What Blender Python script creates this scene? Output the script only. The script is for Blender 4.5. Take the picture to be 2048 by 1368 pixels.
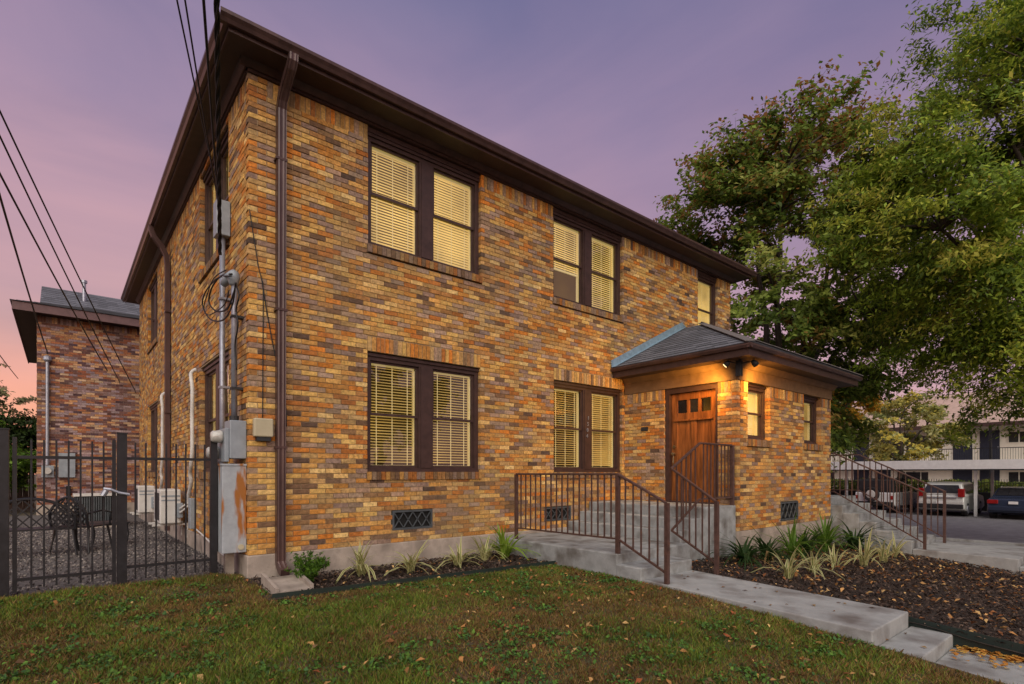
import bpy, math, random
import numpy as np
from mathutils import Vector, Matrix

S = bpy.context.scene
for o in list(bpy.data.objects):
    bpy.data.objects.remove(o, do_unlink=True)
R = random.Random(7)
NR = np.random.RandomState(11)

# ------------------------------------------------------------------ camera
# level camera with lens shift; front wall of the house runs along +X on Y=0, side wall along +Y on X=0
FPX, CXP, HYP = 1083.0, 1024.0, 946.0
YAW = math.atan2(1300, 1083)
AX = (math.cos(YAW), math.sin(YAW)); RT = (math.sin(YAW), -math.cos(YAW))
CAM = (-1.7843, -7.2146, 1.3519)
cd = bpy.data.cameras.new('camera'); cam = bpy.data.objects.new('camera', cd)
S.collection.objects.link(cam); S.camera = cam
cd.sensor_width = 36; cd.lens = FPX / 2048 * 36; cd.shift_y = (HYP - 684) / 2048.0
cd.clip_end = 2000; cd.clip_start = 0.05
cam.location = CAM
cam.rotation_euler = (math.radians(90), 0, YAW - math.radians(90))

# ------------------------------------------------------------------ world: dusk sky
SUN_ROT = math.radians(200); SUN_EL = math.radians(2.0)
W = bpy.data.worlds.new('World'); S.world = W; W.use_nodes = True
nt = W.node_tree; nt.nodes.clear()
def N(tree, kind, **kw):
    n = tree.nodes.new(kind)
    for k, v in kw.items():
        if hasattr(n, k): setattr(n, k, v)
    return n
def L(tree, a, b): tree.links.new(a, b)
tc = N(nt, 'ShaderNodeTexCoord')
nrm = N(nt, 'ShaderNodeVectorMath', operation='NORMALIZE'); L(nt, tc.outputs['Generated'], nrm.inputs[0])
sep = N(nt, 'ShaderNodeSeparateXYZ'); L(nt, nrm.outputs[0], sep.inputs[0])
cn = N(nt, 'ShaderNodeTexNoise'); cn.inputs['Scale'].default_value = 2.2; cn.inputs['Detail'].default_value = 5
mp = N(nt, 'ShaderNodeMapping'); mp.inputs['Scale'].default_value = (1, 1, 2.6); L(nt, nrm.outputs[0], mp.inputs[0]); L(nt, mp.outputs[0], cn.inputs['Vector'])
sub = N(nt, 'ShaderNodeMath', operation='SUBTRACT'); L(nt, cn.outputs['Fac'], sub.inputs[0]); sub.inputs[1].default_value = 0.5
mad = N(nt, 'ShaderNodeMath', operation='MULTIPLY_ADD'); L(nt, sub.outputs[0], mad.inputs[0]); mad.inputs[1].default_value = 0.34; L(nt, sep.outputs['Z'], mad.inputs[2])
def ramp(tree, stops):
    r = N(tree, 'ShaderNodeValToRGB'); e = r.color_ramp.elements
    e[0].position, e[0].color = stops[0][0], (*stops[0][1], 1)
    e[1].position, e[1].color = stops[-1][0], (*stops[-1][1], 1)
    for p, c in stops[1:-1]:
        k = e.new(p); k.color = (*c, 1)
    return r
def lin(*c): return tuple(((x/255.0)/12.92 if x/255.0 <= .04045 else ((x/255.0+.055)/1.055)**2.4) for x in c)
rw = ramp(nt, [(0.0, lin(232,154,130)), (0.11, lin(224,150,138)), (0.22, lin(196,146,150)), (0.40, lin(176,138,156)), (0.55, lin(154,128,156)), (0.72, lin(132,118,152)), (1.0, lin(108,102,138))])
rc = ramp(nt, [(0.0, lin(214,164,168)), (0.2, lin(186,144,164)), (0.38, lin(152,124,152)), (0.52, lin(134,116,150)), (0.68, lin(116,108,146)), (1.0, lin(102,98,136))])
for r in (rw, rc): L(nt, mad.outputs[0], r.inputs[0])
gl = N(nt, 'ShaderNodeVectorMath', operation='DOT_PRODUCT'); L(nt, nrm.outputs[0], gl.inputs[0]); gl.inputs[1].default_value = (-0.22, 0.97, 0)
mr = N(nt, 'ShaderNodeMapRange'); L(nt, gl.outputs['Value'], mr.inputs[0]); mr.inputs[1].default_value = 0.35; mr.inputs[2].default_value = 0.95
mx = N(nt, 'ShaderNodeMixRGB'); L(nt, mr.outputs[0], mx.inputs[0]); L(nt, rc.outputs[0], mx.inputs[1]); L(nt, rw.outputs[0], mx.inputs[2])
sky = N(nt, 'ShaderNodeTexSky', sky_type='NISHITA'); sky.sun_disc = False; sky.sun_elevation = SUN_EL; sky.sun_rotation = SUN_ROT
cn2 = N(nt, 'ShaderNodeTexNoise'); cn2.inputs['Scale'].default_value = 1.7; cn2.inputs['Detail'].default_value = 7; cn2.inputs['Roughness'].default_value = .55; cn2.inputs['Distortion'].default_value = .6
mp2 = N(nt, 'ShaderNodeMapping'); mp2.inputs['Scale'].default_value = (1, 1, 3.2); mp2.inputs['Location'].default_value = (3.1, 1.7, .4); L(nt, nrm.outputs[0], mp2.inputs[0]); L(nt, mp2.outputs[0], cn2.inputs['Vector'])
cr2 = ramp(nt, [(.32, (.80,.83,.91)), (.68, (1.18,1.12,1.06))]); L(nt, cn2.outputs['Fac'], cr2.inputs[0])
mc = N(nt, 'ShaderNodeMixRGB', blend_type='MULTIPLY'); mc.inputs[0].default_value = 1; L(nt, mx.outputs[0], mc.inputs[1]); L(nt, cr2.outputs[0], mc.inputs[2])
bg = N(nt, 'ShaderNodeBackground'); bg.inputs[1].default_value = .93; L(nt, mc.outputs[0], bg.inputs[0])
bg2 = N(nt, 'ShaderNodeBackground'); bg2.inputs[1].default_value = 0.05; L(nt, sky.outputs[0], bg2.inputs[0])
ad = N(nt, 'ShaderNodeAddShader'); L(nt, bg.outputs[0], ad.inputs[0]); L(nt, bg2.outputs[0], ad.inputs[1])
wo = N(nt, 'ShaderNodeOutputWorld'); L(nt, ad.outputs[0], wo.inputs[0])

# ------------------------------------------------------------------ soft evening light from behind the camera
sd = bpy.data.lights.new('sun', 'SUN'); sd.energy = 3.1; sd.angle = math.radians(75); sd.color = (1.0, 0.93, 0.80)
sun = bpy.data.objects.new('sun', sd); S.collection.objects.link(sun)
ldir = Vector((0.60, 0.74, -0.80))
sun.rotation_euler = ldir.to_track_quat('-Z', 'Y').to_euler(); sun.location = (-8, -14, 12)

S.view_settings.view_transform = 'Standard'; S.view_settings.look = 'None'
S.view_settings.exposure = 0.12; S.view_settings.gamma = 1.0
S.view_settings.use_curve_mapping = False
S.render.engine = 'CYCLES'

# ------------------------------------------------------------------ helpers
COL = S.collection
def project(p):
    dx, dy = p[0]-CAM[0], p[1]-CAM[1]
    d = dx*AX[0]+dy*AX[1]; u = dx*RT[0]+dy*RT[1]
    d = max(d, .01)
    return CXP+FPX*u/d, HYP-FPX*(p[2]-CAM[2])/d, d
def pray(px, py):
    u = (px-CXP)/FPX; v = (HYP-py)/FPX
    return (AX[0]+u*RT[0], AX[1]+u*RT[1], v)
def pxd(px, py, d):                      # point along the sight line at depth d
    r = pray(px, py); return Vector((CAM[0]+d*r[0], CAM[1]+d*r[1], CAM[2]+d*r[2]))
def pxX(px, py, X):
    r = pray(px, py); return pxd(px, py, (X-CAM[0])/r[0])
def pxY(px, py, Y):
    r = pray(px, py); return pxd(px, py, (Y-CAM[1])/r[1])
def ss(a, b, x):
    t = np.clip((x-a)/(b-a), 0, 1); return t*t*(3-2*t)
def tag(o, label=None, cat=None, group=None, kind=None):
    if label: o['label'] = label
    if cat: o['category'] = cat
    if group: o['group'] = group
    if kind: o['kind'] = kind
    return o
def thing(name, loc, label, cat, group=None, rz=0):
    o = bpy.data.objects.new(name, None); COL.objects.link(o); o.empty_display_size = .2
    o.location = loc; o.rotation_euler = (0, 0, rz)
    o['base'] = list(loc)
    return tag(o, label, cat, group)
def base_of(o):
    while o.parent: o = o.parent
    return Vector(o.location) if o.type == 'EMPTY' else Vector((0, 0, 0))
def copy_tree(o, parent=None):
    c = o.copy(); COL.objects.link(c); c.parent = parent
    for ch in o.children: copy_tree(ch, c)
    return c

class MB:
    def __init__(s): s.v = []; s.f = []; s.c = []
    def quad(s, a, b, c, d, col=None):
        n = len(s.v); s.v += [a, b, c, d]; s.f.append((n, n+1, n+2, n+3)); s.c.append(col)
    def poly(s, pts, col=None):
        n = len(s.v); s.v += list(pts); s.f.append(tuple(range(n, n+len(pts)))); s.c.append(col)
    def box(s, x0, x1, y0, y1, z0, z1, col=None):
        if x0 > x1: x0, x1 = x1, x0
        if y0 > y1: y0, y1 = y1, y0
        if z0 > z1: z0, z1 = z1, z0
        n = len(s.v)
        s.v += [(x0,y0,z0),(x1,y0,z0),(x1,y1,z0),(x0,y1,z0),(x0,y0,z1),(x1,y0,z1),(x1,y1,z1),(x0,y1,z1)]
        for f in ((0,3,2,1),(4,5,6,7),(0,1,5,4),(1,2,6,5),(2,3,7,6),(3,0,4,7)):
            s.f.append(tuple(n+i for i in f)); s.c.append(col)
        return s
    def obox(s, a, b, w, h, up=(0,0,1), col=None):     # bar from a to b, width w, height h
        a, b = Vector(a), Vector(b); d = (b-a).normalized(); up = Vector(up)
        if abs(d.dot(up)) > .97: up = Vector((0, 1, 0))
        r = d.cross(up).normalized(); u = r.cross(d).normalized()
        n = len(s.v)
        for p in (a, b):
            for i, j in ((-1,-1),(1,-1),(1,1),(-1,1)):
                s.v.append(tuple(p + r*(w/2*i) + u*(h/2*j)))
        for f in ((0,1,2,3),(7,6,5,4),(0,4,5,1),(1,5,6,2),(2,6,7,3),(3,7,4,0)):
            s.f.append(tuple(n+i for i in f)); s.c.append(col)
        return s
    def tube(s, pts, r, n=8, cap=True, col=None):
        pts = [Vector(p) for p in pts]; rs = r if isinstance(r, (list, tuple)) else [r]*len(pts)
        base = len(s.v); prev = None
        for i, p in enumerate(pts):
            d = (pts[min(i+1, len(pts)-1)] - pts[max(i-1, 0)]).normalized()
            if prev is None:
                a = d.cross(Vector((0, 0, 1)))
                if a.length < .05: a = d.cross(Vector((0, 1, 0)))
                a.normalize()
            else:
                a = (prev - d*prev.dot(d)).normalized()
            prev = a; b = d.cross(a)
            for k in range(n):
                t = 2*math.pi*k/n
                s.v.append(tuple(p + (a*math.cos(t)+b*math.sin(t))*rs[i]))
        for i in range(len(pts)-1):
            for k in range(n):
                k2 = (k+1) % n
                s.f.append((base+i*n+k, base+i*n+k2, base+(i+1)*n+k2, base+(i+1)*n+k)); s.c.append(col)
        if cap:
            s.f.append(tuple(base+k for k in reversed(range(n)))); s.c.append(col)
            e = base+(len(pts)-1)*n
            s.f.append(tuple(e+k for k in range(n))); s.c.append(col)
        return s
    def lathe(s, prof, c=(0,0,0), n=16, axis='z'):
        base = len(s.v)
        for (r, h) in prof:
            for k in range(n):
                t = 2*math.pi*k/n; x, y = r*math.cos(t), r*math.sin(t)
                p = (x, y, h) if axis == 'z' else ((h, x, y) if axis == 'x' else (x, h, y))
                s.v.append((c[0]+p[0], c[1]+p[1], c[2]+p[2]))
        for i in range(len(prof)-1):
            for k in range(n):
                k2 = (k+1) % n
                s.f.append((base+i*n+k, base+i*n+k2, base+(i+1)*n+k2, base+(i+1)*n+k)); s.c.append(None)
        s.f.append(tuple(base+k for k in range(n))); s.c.append(None)
        e = base+(len(prof)-1)*n
        s.f.append(tuple(e+k for k in range(n))); s.c.append(None)
        return s
    def prism(s, poly, a, b, axis='x'):                 # 2-D outline extruded along an axis
        n = len(poly); base = len(s.v)
        for h in (a, b):
            for (p, q) in poly:
                s.v.append((h, p, q) if axis == 'x' else ((p, h, q) if axis == 'y' else (p, q, h)))
        s.f.append(tuple(base+i for i in range(n))); s.c.append(None)
        s.f.append(tuple(base+n+i for i in reversed(range(n)))); s.c.append(None)
        for i in range(n):
            j = (i+1) % n
            s.f.append((base+i, base+n+i, base+n+j, base+j)); s.c.append(None)
        return s
    def build(s, name, mat, parent=None, smooth=False, kind=None, world=True, bevel=0, fixn=True):
        off = base_of(parent) if (parent is not None and world) else Vector((0, 0, 0))
        me = bpy.data.meshes.new(name)
        me.from_pydata([(p[0]-off[0], p[1]-off[1], p[2]-off[2]) for p in s.v], [], s.f)
        if any(c is not None for c in s.c):
            at = me.attributes.new('col', 'FLOAT_COLOR', 'FACE')
            arr = np.array([(*(c if c is not None else (.5,.5,.5)), 1.0) for c in s.c], dtype=np.float32).ravel()
            at.data.foreach_set('color', arr)
        me.materials.append(mat)
        if smooth: me.polygons.foreach_set('use_smooth', [True]*len(me.polygons))
        me.update()
        if fixn and len(s.f) < 4000:
            import bmesh
            bm = bmesh.new(); bm.from_mesh(me); bmesh.ops.recalc_face_normals(bm, faces=bm.faces); bm.to_mesh(me); bm.free()
        o = bpy.data.objects.new(name, me); COL.objects.link(o)
        if parent is not None: o.parent = parent
        if bevel:
            b = o.modifiers.new('bevel', 'BEVEL'); b.width = bevel; b.segments = 2; b.limit_method = 'ANGLE'
        if kind: o['kind'] = kind
        return o

def np_mesh(name, V, k, cols, mat, parent=None, kind=None, off=(0,0,0)):
    """V: (N*k,3) float; k verts per face; cols (N,3)"""
    me = bpy.data.meshes.new(name); n = len(V)//k
    V = np.asarray(V, np.float32) - np.array(off, np.float32)
    me.vertices.add(len(V)); me.vertices.foreach_set('co', V.ravel())
    me.loops.add(len(V)); me.loops.foreach_set('vertex_index', np.arange(len(V), dtype=np.int32))
    me.polygons.add(n); me.polygons.foreach_set('loop_start', np.arange(0, len(V), k, dtype=np.int32))
    me.polygons.foreach_set('loop_total', np.full(n, k, dtype=np.int32))
    at = me.attributes.new('col', 'FLOAT_COLOR', 'FACE')
    at.data.foreach_set('color', np.concatenate([cols, np.ones((n, 1))], 1).astype(np.float32).ravel())
    me.materials.append(mat); me.update(); me.validate()
    o = bpy.data.objects.new(name, me); COL.objects.link(o)
    if parent is not None: o.parent = parent
    if kind: o['kind'] = kind
    return o

def vnoise(x, y, seed=0):                    # numpy value noise, 0..1
    x = np.asarray(x, float); y = np.asarray(y, float)
    xi = np.floor(x).astype(np.int64); yi = np.floor(y).astype(np.int64)
    fx = x-xi; fy = y-yi; fx = fx*fx*(3-2*fx); fy = fy*fy*(3-2*fy)
    def h(a, b):
        n = (a*374761393 + b*668265263 + seed*974711) & 0x7fffffff
        n = ((n ^ (n >> 13))*1274126177) & 0x7fffffff
        return ((n ^ (n >> 16)) & 0xffff)/65535.0
    return (h(xi,yi)*(1-fx)+h(xi+1,yi)*fx)*(1-fy) + (h(xi,yi+1)*(1-fx)+h(xi+1,yi+1)*fx)*fy

# ------------------------------------------------------------------ materials
def mat(name, col, rough=.7, metal=0, var=.25, nscale=6, bump=.0, bscale=40, col2=None, detail=6, spec=.4, attr=False, stretch=None, extra=None):
    m = bpy.data.materials.new(name); m.use_nodes = True; t = m.node_tree
    b = t.nodes['Principled BSDF']; b.inputs['Roughness'].default_value = rough; b.inputs['Metallic'].default_value = metal
    b.inputs['Specular IOR Level'].default_value = spec
    g = N(t, 'ShaderNodeTexCoord'); mpn = N(t, 'ShaderNodeMapping'); L(t, g.outputs['Object'], mpn.inputs[0])
    if stretch: mpn.inputs['Scale'].default_value = stretch
    n1 = N(t, 'ShaderNodeTexNoise'); n1.inputs['Scale'].default_value = nscale; n1.inputs['Detail'].default_value = detail; n1.inputs['Roughness'].default_value = .62
    L(t, mpn.outputs[0], n1.inputs['Vector'])
    lo = tuple(c*(1-var) for c in col); hi = tuple(min(1, c*(1+var)) for c in (col2 or col))
    rp = ramp(t, [(.3, lo), (.7, hi)]); L(t, n1.outputs['Fac'], rp.inputs[0])
    out = rp.outputs[0]
    if attr:
        a = N(t, 'ShaderNodeAttribute'); a.attribute_name = 'col'
        rp2 = ramp(t, [(.3, (1-var,)*3), (.7, (1+var,)*3)]); L(t, n1.outputs['Fac'], rp2.inputs[0])
        mm = N(t, 'ShaderNodeMixRGB', blend_type='MULTIPLY'); mm.inputs[0].default_value = 1
        L(t, a.outputs['Color'], mm.inputs[1]); L(t, rp2.outputs[0], mm.inputs[2]); out = mm.outputs[0]
        t.nodes.remove(rp)
    if extra: out = extra(t, out, mpn, b)
    L(t, out, b.inputs['Base Color'])
    if bump:
        n2 = N(t, 'ShaderNodeTexNoise'); n2.inputs['Scale'].default_value = bscale; n2.inputs['Detail'].default_value = 5; L(t, mpn.outputs[0], n2.inputs['Vector'])
        bp = N(t, 'ShaderNodeBump'); bp.inputs['Strength'].default_value = bump; bp.inputs['Distance'].default_value = .01
        L(t, n2.outputs['Fac'], bp.inputs['Height']); L(t, bp.outputs[0], b.inputs['Normal'])
    return m
def stain(col, scale, lo, hi, stretch=(1,1,1)):
    def f(t, out, mpn, b):
        m2 = N(t, 'ShaderNodeMapping'); m2.inputs['Scale'].default_value = stretch; L(t, mpn.outputs[0], m2.inputs[0])
        n = N(t, 'ShaderNodeTexNoise'); n.inputs['Scale'].default_value = scale; n.inputs['Detail'].default_value = 7; L(t, m2.outputs[0], n.inputs['Vector'])
        r = N(t, 'ShaderNodeMapRange'); L(t, n.outputs['Fac'], r.inputs[0]); r.inputs[1].default_value = lo; r.inputs[2].default_value = hi
        mm = N(t, 'ShaderNodeMixRGB'); L(t, r.outputs[0], mm.inputs[0]); L(t, out, mm.inputs[1]); mm.inputs[2].default_value = (*col, 1)
        return mm.outputs[0]
    return f
def leafmat(name, trans=.42, rough=.55):
    m = bpy.data.materials.new(name); m.use_nodes = True; t = m.node_tree
    b = t.nodes['Principled BSDF']; b.inputs['Roughness'].default_value = rough; b.inputs['Specular IOR Level'].default_value = .25
    a = N(t, 'ShaderNodeAttribute'); a.attribute_name = 'col'; L(t, a.outputs['Color'], b.inputs['Base Color'])
    tr = N(t, 'ShaderNodeBsdfTranslucent'); L(t, a.outputs['Color'], tr.inputs[0])
    ms = N(t, 'ShaderNodeMixShader'); ms.inputs[0].default_value = trans
    L(t, b.outputs[0], ms.inputs[1]); L(t, tr.outputs[0], ms.inputs[2]); L(t, ms.outputs[0], t.nodes['Material Output'].inputs[0])
    return m
def glassmat(name, tint=(1,1,1), ior=1.5, boost=1.0):
    m = bpy.data.materials.new(name); m.use_nodes = True; t = m.node_tree; t.nodes.remove(t.nodes['Principled BSDF'])
    tr = N(t, 'ShaderNodeBsdfTransparent'); tr.inputs[0].default_value = (*tint, 1)
    gs = N(t, 'ShaderNodeBsdfGlossy'); gs.inputs['Roughness'].default_value = .015
    nz = N(t, 'ShaderNodeTexNoise'); nz.inputs['Scale'].default_value = 3
    bp = N(t, 'ShaderNodeBump'); bp.inputs['Strength'].default_value = .08; bp.inputs['Distance'].default_value = .02; L(t, nz.outputs['Fac'], bp.inputs['Height']); L(t, bp.outputs[0], gs.inputs['Normal'])
    lw = N(t, 'ShaderNodeLayerWeight'); lw.inputs[0].default_value = .5
    pw = N(t, 'ShaderNodeMath', operation='POWER'); L(t, lw.outputs['Facing'], pw.inputs[0]); pw.inputs[1].default_value = 4.5
    mu = N(t, 'ShaderNodeMath', operation='MULTIPLY_ADD'); L(t, pw.outputs[0], mu.inputs[0]); mu.inputs[1].default_value = .80*boost; mu.inputs[2].default_value = .09*boost
    ms = N(t, 'ShaderNodeMixShader'); L(t, mu.outputs[0], ms.inputs[0]); L(t, tr.outputs[0], ms.inputs[1]); L(t, gs.outputs[0], ms.inputs[2])
    L(t, ms.outputs[0], t.nodes['Material Output'].inputs[0]); return m
def emis(name, col, strength, base=(.6,.5,.3), var=0, nscale=2):
    m = bpy.data.materials.new(name); m.use_nodes = True; t = m.node_tree; b = t.nodes['Principled BSDF']
    b.inputs['Base Color'].default_value = (*base, 1); b.inputs['Roughness'].default_value = .6
    b.inputs['Emission Color'].default_value = (*col, 1); b.inputs['Emission Strength'].default_value = strength
    if var:
        g = N(t, 'ShaderNodeTexCoord'); n = N(t, 'ShaderNodeTexNoise'); n.inputs['Scale'].default_value = nscale; n.inputs['Detail'].default_value = 3
        L(t, g.outputs['Object'], n.inputs['Vector'])
        r = N(t, 'ShaderNodeMapRange'); L(t, n.outputs['Fac'], r.inputs[0]); r.inputs[1].default_value = .3; r.inputs[2].default_value = .7
        r.inputs[3].default_value = strength*(1-var); r.inputs[4].default_value = strength*(1+var); L(t, r.outputs[0], b.inputs['Emission Strength'])
    return m

M = {}
M['brick'] = mat('brick_face', (.5,.5,.5), .85, var=.42, nscale=30, bump=.5, bscale=120, attr=True, spec=.2, extra=stain((.16,.115,.07), .55, .50, 1.0))
M['mortar'] = mat('mortar', (.36,.265,.16), .95, var=.3, nscale=30, bump=.4, bscale=90)
M['mortar2'] = mat('mortar_grey', (.24,.17,.12), .95, var=.3, nscale=30)
M['found'] = mat('foundation_concrete', (.34,.285,.24), .9, var=.25, nscale=7, bump=.5, bscale=35, extra=stain((.12,.10,.08), 3.5, .5, .75))
M['trim'] = mat('brown_painted_trim', (.050,.026,.022), .45, var=.3, nscale=9, bump=.08, bscale=30)
M['soffit'] = mat('brown_soffit', (.046,.026,.023), .6, var=.2, nscale=5)
M['gutter'] = mat('brown_gutter_metal', (.075,.042,.038), .32, var=.3, nscale=7, metal=.15, stretch=(1,1,.3))
M['frieze'] = mat('porch_frieze_board', (.17,.10,.05), .6, var=.25, nscale=6, bump=.1)
M['door'] = mat('stained_wood_door', (.13,.042,.010), .38, var=.5, nscale=3.5, col2=(.20,.07,.018), stretch=(6,6,.55), bump=.06)
M['shingle'] = mat('asphalt_shingle', (.5,.5,.5), .9, var=.3, nscale=45, bump=.6, bscale=150, attr=True)
M['flash'] = mat('galvanised_flashing', (.30,.42,.50), .35, metal=.55, var=.2, nscale=12)
M['conc'] = mat('walkway_concrete', (.285,.29,.285), .85, var=.18, nscale=4, bump=.3, bscale=60, extra=stain((.13,.115,.105), 2.6, .47, .72))
M['conc2'] = mat('step_concrete', (.265,.275,.275), .85, var=.22, nscale=5, bump=.35, bscale=50, extra=stain((.10,.09,.08), 3.4, .45, .70))
M['rail'] = mat('brown_rail_paint', (.075,.040,.032), .42, var=.35, nscale=14, extra=stain((.15,.06,.03), 5, .6, .8))
M['iron'] = mat('black_iron', (.018,.018,.021), .42, var=.35, nscale=10, metal=.2)
M['grey'] = mat('grey_electrical_paint', (.25,.28,.31), .45, var=.16, nscale=7, metal=.1)
M['conduit'] = mat('galvanised_conduit', (.30,.31,.36), .38, var=.2, nscale=9, metal=.5)
M['rust'] = mat('rusty_cabinet_paint', (.32,.345,.37), .55, var=.16, nscale=8, extra=stain((.30,.11,.02), 2.6, .535, .60, (2.2,2.2,.45)))
M['beige'] = mat('beige_plastic', (.42,.37,.25), .5, var=.08)
M['white'] = mat('white_metal', (.55,.53,.50), .5, var=.12, nscale=5, extra=stain((.28,.25,.21), 4, .55, .8))
M['dark'] = mat('dark_plastic', (.02,.02,.022), .6, var=.3)
M['wire'] = mat('black_cable', (.012,.012,.013), .55, var=.2)
M['vent'] = mat('cast_vent', (.075,.085,.092), .55, var=.25, metal=.3)
M['void'] = mat('dark_void', (.01,.01,.01), .9, var=.2)
M['bark'] = mat('bark', (.06,.045,.035), .9, var=.5, nscale=12, bump=.8, bscale=25, stretch=(1,1,.3))
M['leaf'] = leafmat('foliage')
M['grassm'] = leafmat('grass_blade', .25, .6)
M['litter'] = leafmat('dry_leaf', .2, .8)
M['soil'] = mat('ground_soil', (.07,.055,.035), .95, var=.4, nscale=3, bump=.5)
M['lawn'] = mat('lawn_soil', (.075,.066,.032), .95, var=.45, nscale=9, bump=.6, bscale=60, extra=stain((.07,.05,.03), 3.0, .45, .65))
M['mulch'] = mat('mulch_soil', (.035,.024,.018), .95, var=.5, nscale=18, bump=.8, bscale=50)
M['chip'] = mat('mulch_chip', (.5,.5,.5), .9, var=.3, nscale=30, attr=True)
M['gravel'] = mat('gravel_bed', (.10,.09,.086), .9, var=.5, nscale=24, bump=.8, bscale=60)
M['asphalt'] = mat('asphalt', (.15,.145,.15), .9, var=.25, nscale=3, bump=.3, bscale=80)
M['green_edge'] = mat('landscape_edging', (.012,.022,.018), .5, var=.2)
M['stucco'] = mat('cream_apartment_wall', (.78,.74,.64), .85, var=.08, nscale=2)
M['aptroof'] = mat('apartment_roof', (.42,.30,.25), .9, var=.18, nscale=3, bump=.3)
M['aptdoor'] = mat('navy_door', (.022,.026,.045), .45, var=.2)
M['winglass'] = mat('dark_window_glass', (.03,.03,.035), .08, var=.2, spec=.6)
M['carport'] = mat('white_carport_metal', (.80,.80,.80), .5, var=.08)
M['fencewood'] = mat('old_fence_wood', (.07,.045,.035), .9, var=.4, nscale=4, stretch=(5,5,.5))
M['slatroof'] = mat('grey_roof', (.5,.5,.5), .9, var=.3, nscale=30, attr=True)
M['glass'] = glassmat('window_glass', (.97,.97,.93), 1.5, 1.25)
M['doorglass'] = mat('door_glass', (.012,.012,.015), .06, var=.1, spec=.7)
M['slat_up'] = emis('glow_blind_bright', (1.0,.64,.16), .50, (.42,.33,.18), .6, 1.0)  # slats emit unevenly themselves, in place of room light shining through
M['slat_lo'] = emis('glow_blind', (1.0,.60,.11), .20, (.36,.27,.12), .65, 1.2)  # dimmer slats, backlight likewise put in as their own glow
M['shade'] = emis('lit_roller_shade', (1.0,.70,.24), .40, (.5,.42,.26), .3, 1.2)
M['room_up'] = emis('glow_room_bright', (1.0,.55,.08), .06, (.10,.075,.04), .7, .9)  # room box walls emit in place of an indoor lamp
M['room_lo'] = emis('glow_room', (1.0,.55,.08), .014, (.03,.022,.012), .6, 1.6)  # dim room box, its light also emitted by the walls
M['blindtrim'] = emis('blind_rail', (1.0,.74,.26), .30, (.6,.5,.3))  # rails and stops made to glow as if backlit
M['bulb'] = emis('flood_lamp', (1.0,.72,.32), 2.5)
M['meterglass'] = mat('meter_glass', (.42,.41,.38), .12, var=.2, nscale=20, spec=.6)
def carpaint(name, c): return mat(name, c, .22, var=.05, metal=.1, spec=.6)

# ------------------------------------------------------------------ terrain
def H(x, y):
    x = np.asarray(x, float); y = np.asarray(y, float)
    d = np.maximum(-y, 0); yp = -.010*np.minimum(d, 7) - .085*np.clip(np.log1p(np.exp((np.minimum(d, 7.5)-3.7)*2.2))/2.2, 0, 4)
    yp = yp*(1-ss(13, 17, x))
    e = -.04*np.clip(x-5, 0, 8) - .43*ss(13, 21, x)
    left = .09*ss(.4, -.4, x)*ss(-1.0, .2, y)
    return yp + e + left
def Hs(x, y): return float(H(x, y))
def sheet(name, xs, ys, m, dz=0, mask=None, kind='structure', jitter=0):
    XX, YY = np.meshgrid(xs, ys, indexing='ij'); ZZ = H(XX, YY)+dz
    if jitter: ZZ = ZZ + (vnoise(XX*3, YY*3, 5)-.5)*jitter
    V = np.stack([XX, YY, ZZ], -1).reshape(-1, 3); ny = len(ys); F = []
    for i in range(len(xs)-1):
        for j in range(ny-1):
            cx, cy = (xs[i]+xs[i+1])/2, (ys[j]+ys[j+1])/2
            if mask is None or mask(cx, cy): F.append((i*ny+j, (i+1)*ny+j, (i+1)*ny+j+1, i*ny+j+1))
    me = bpy.data.meshes.new(name); me.from_pydata(V.tolist(), [], F); me.materials.append(m)
    me.polygons.foreach_set('use_smooth', [True]*len(F)); me.update()
    o = bpy.data.objects.new(name, me); COL.objects.link(o); o['kind'] = kind; return o
far = [-600, -200, -80, -40, -25]
gx = far + list(np.arange(-16, 24.1, .8)) + [26, 30, 36, 44, 60, 100, 250, 600]
gy = far + list(np.arange(-16, 20.1, .8)) + [24, 30, 40, 60, 120, 300, 600]
def ground_drop(x, y): return -.03-.5*((x > -3.5) & (x < 12.5) & (y > -9.3) & (y < -.5))
_H = H
H = lambda x, y: _H(x, y)+ground_drop(np.asarray(x), np.asarray(y))
sheet('ground', gx, gy, M['soil'], 0)
H = _H
LY0 = -10.0
def bed_y(x): return -1.13 - .088*x
sheet('lawn', np.arange(-12.1, 3.91, .2), np.arange(-10.2, .31, .15), M['lawn'], 0,
      lambda x, y: (y < .3 if x < -.0 else y < bed_y(x)+.05))
sheet('gravel_yard', np.arange(-8, .01, .4), np.arange(.3, 14.8, .5), M['gravel'], .0)
sheet('planting_bed', np.arange(-.1, 3.95, .15), np.arange(-1.6, .06, .1), M['mulch'], .012, lambda x, y: y > bed_y(x)-.03, jitter=.05)
sheet('mulch_bed', np.arange(5.0, 12.1, .2), np.arange(-9.4, .05, .2), M['mulch'], .0, None, jitter=.05)
sheet('parking_lot', [17.5, 19, 20, 21, 22, 26, 32, 40, 47.5], [-60, -40, -20, -10, -4, 0, 4, 10, 20, 40, 60], M['asphalt'], .0)
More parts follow.
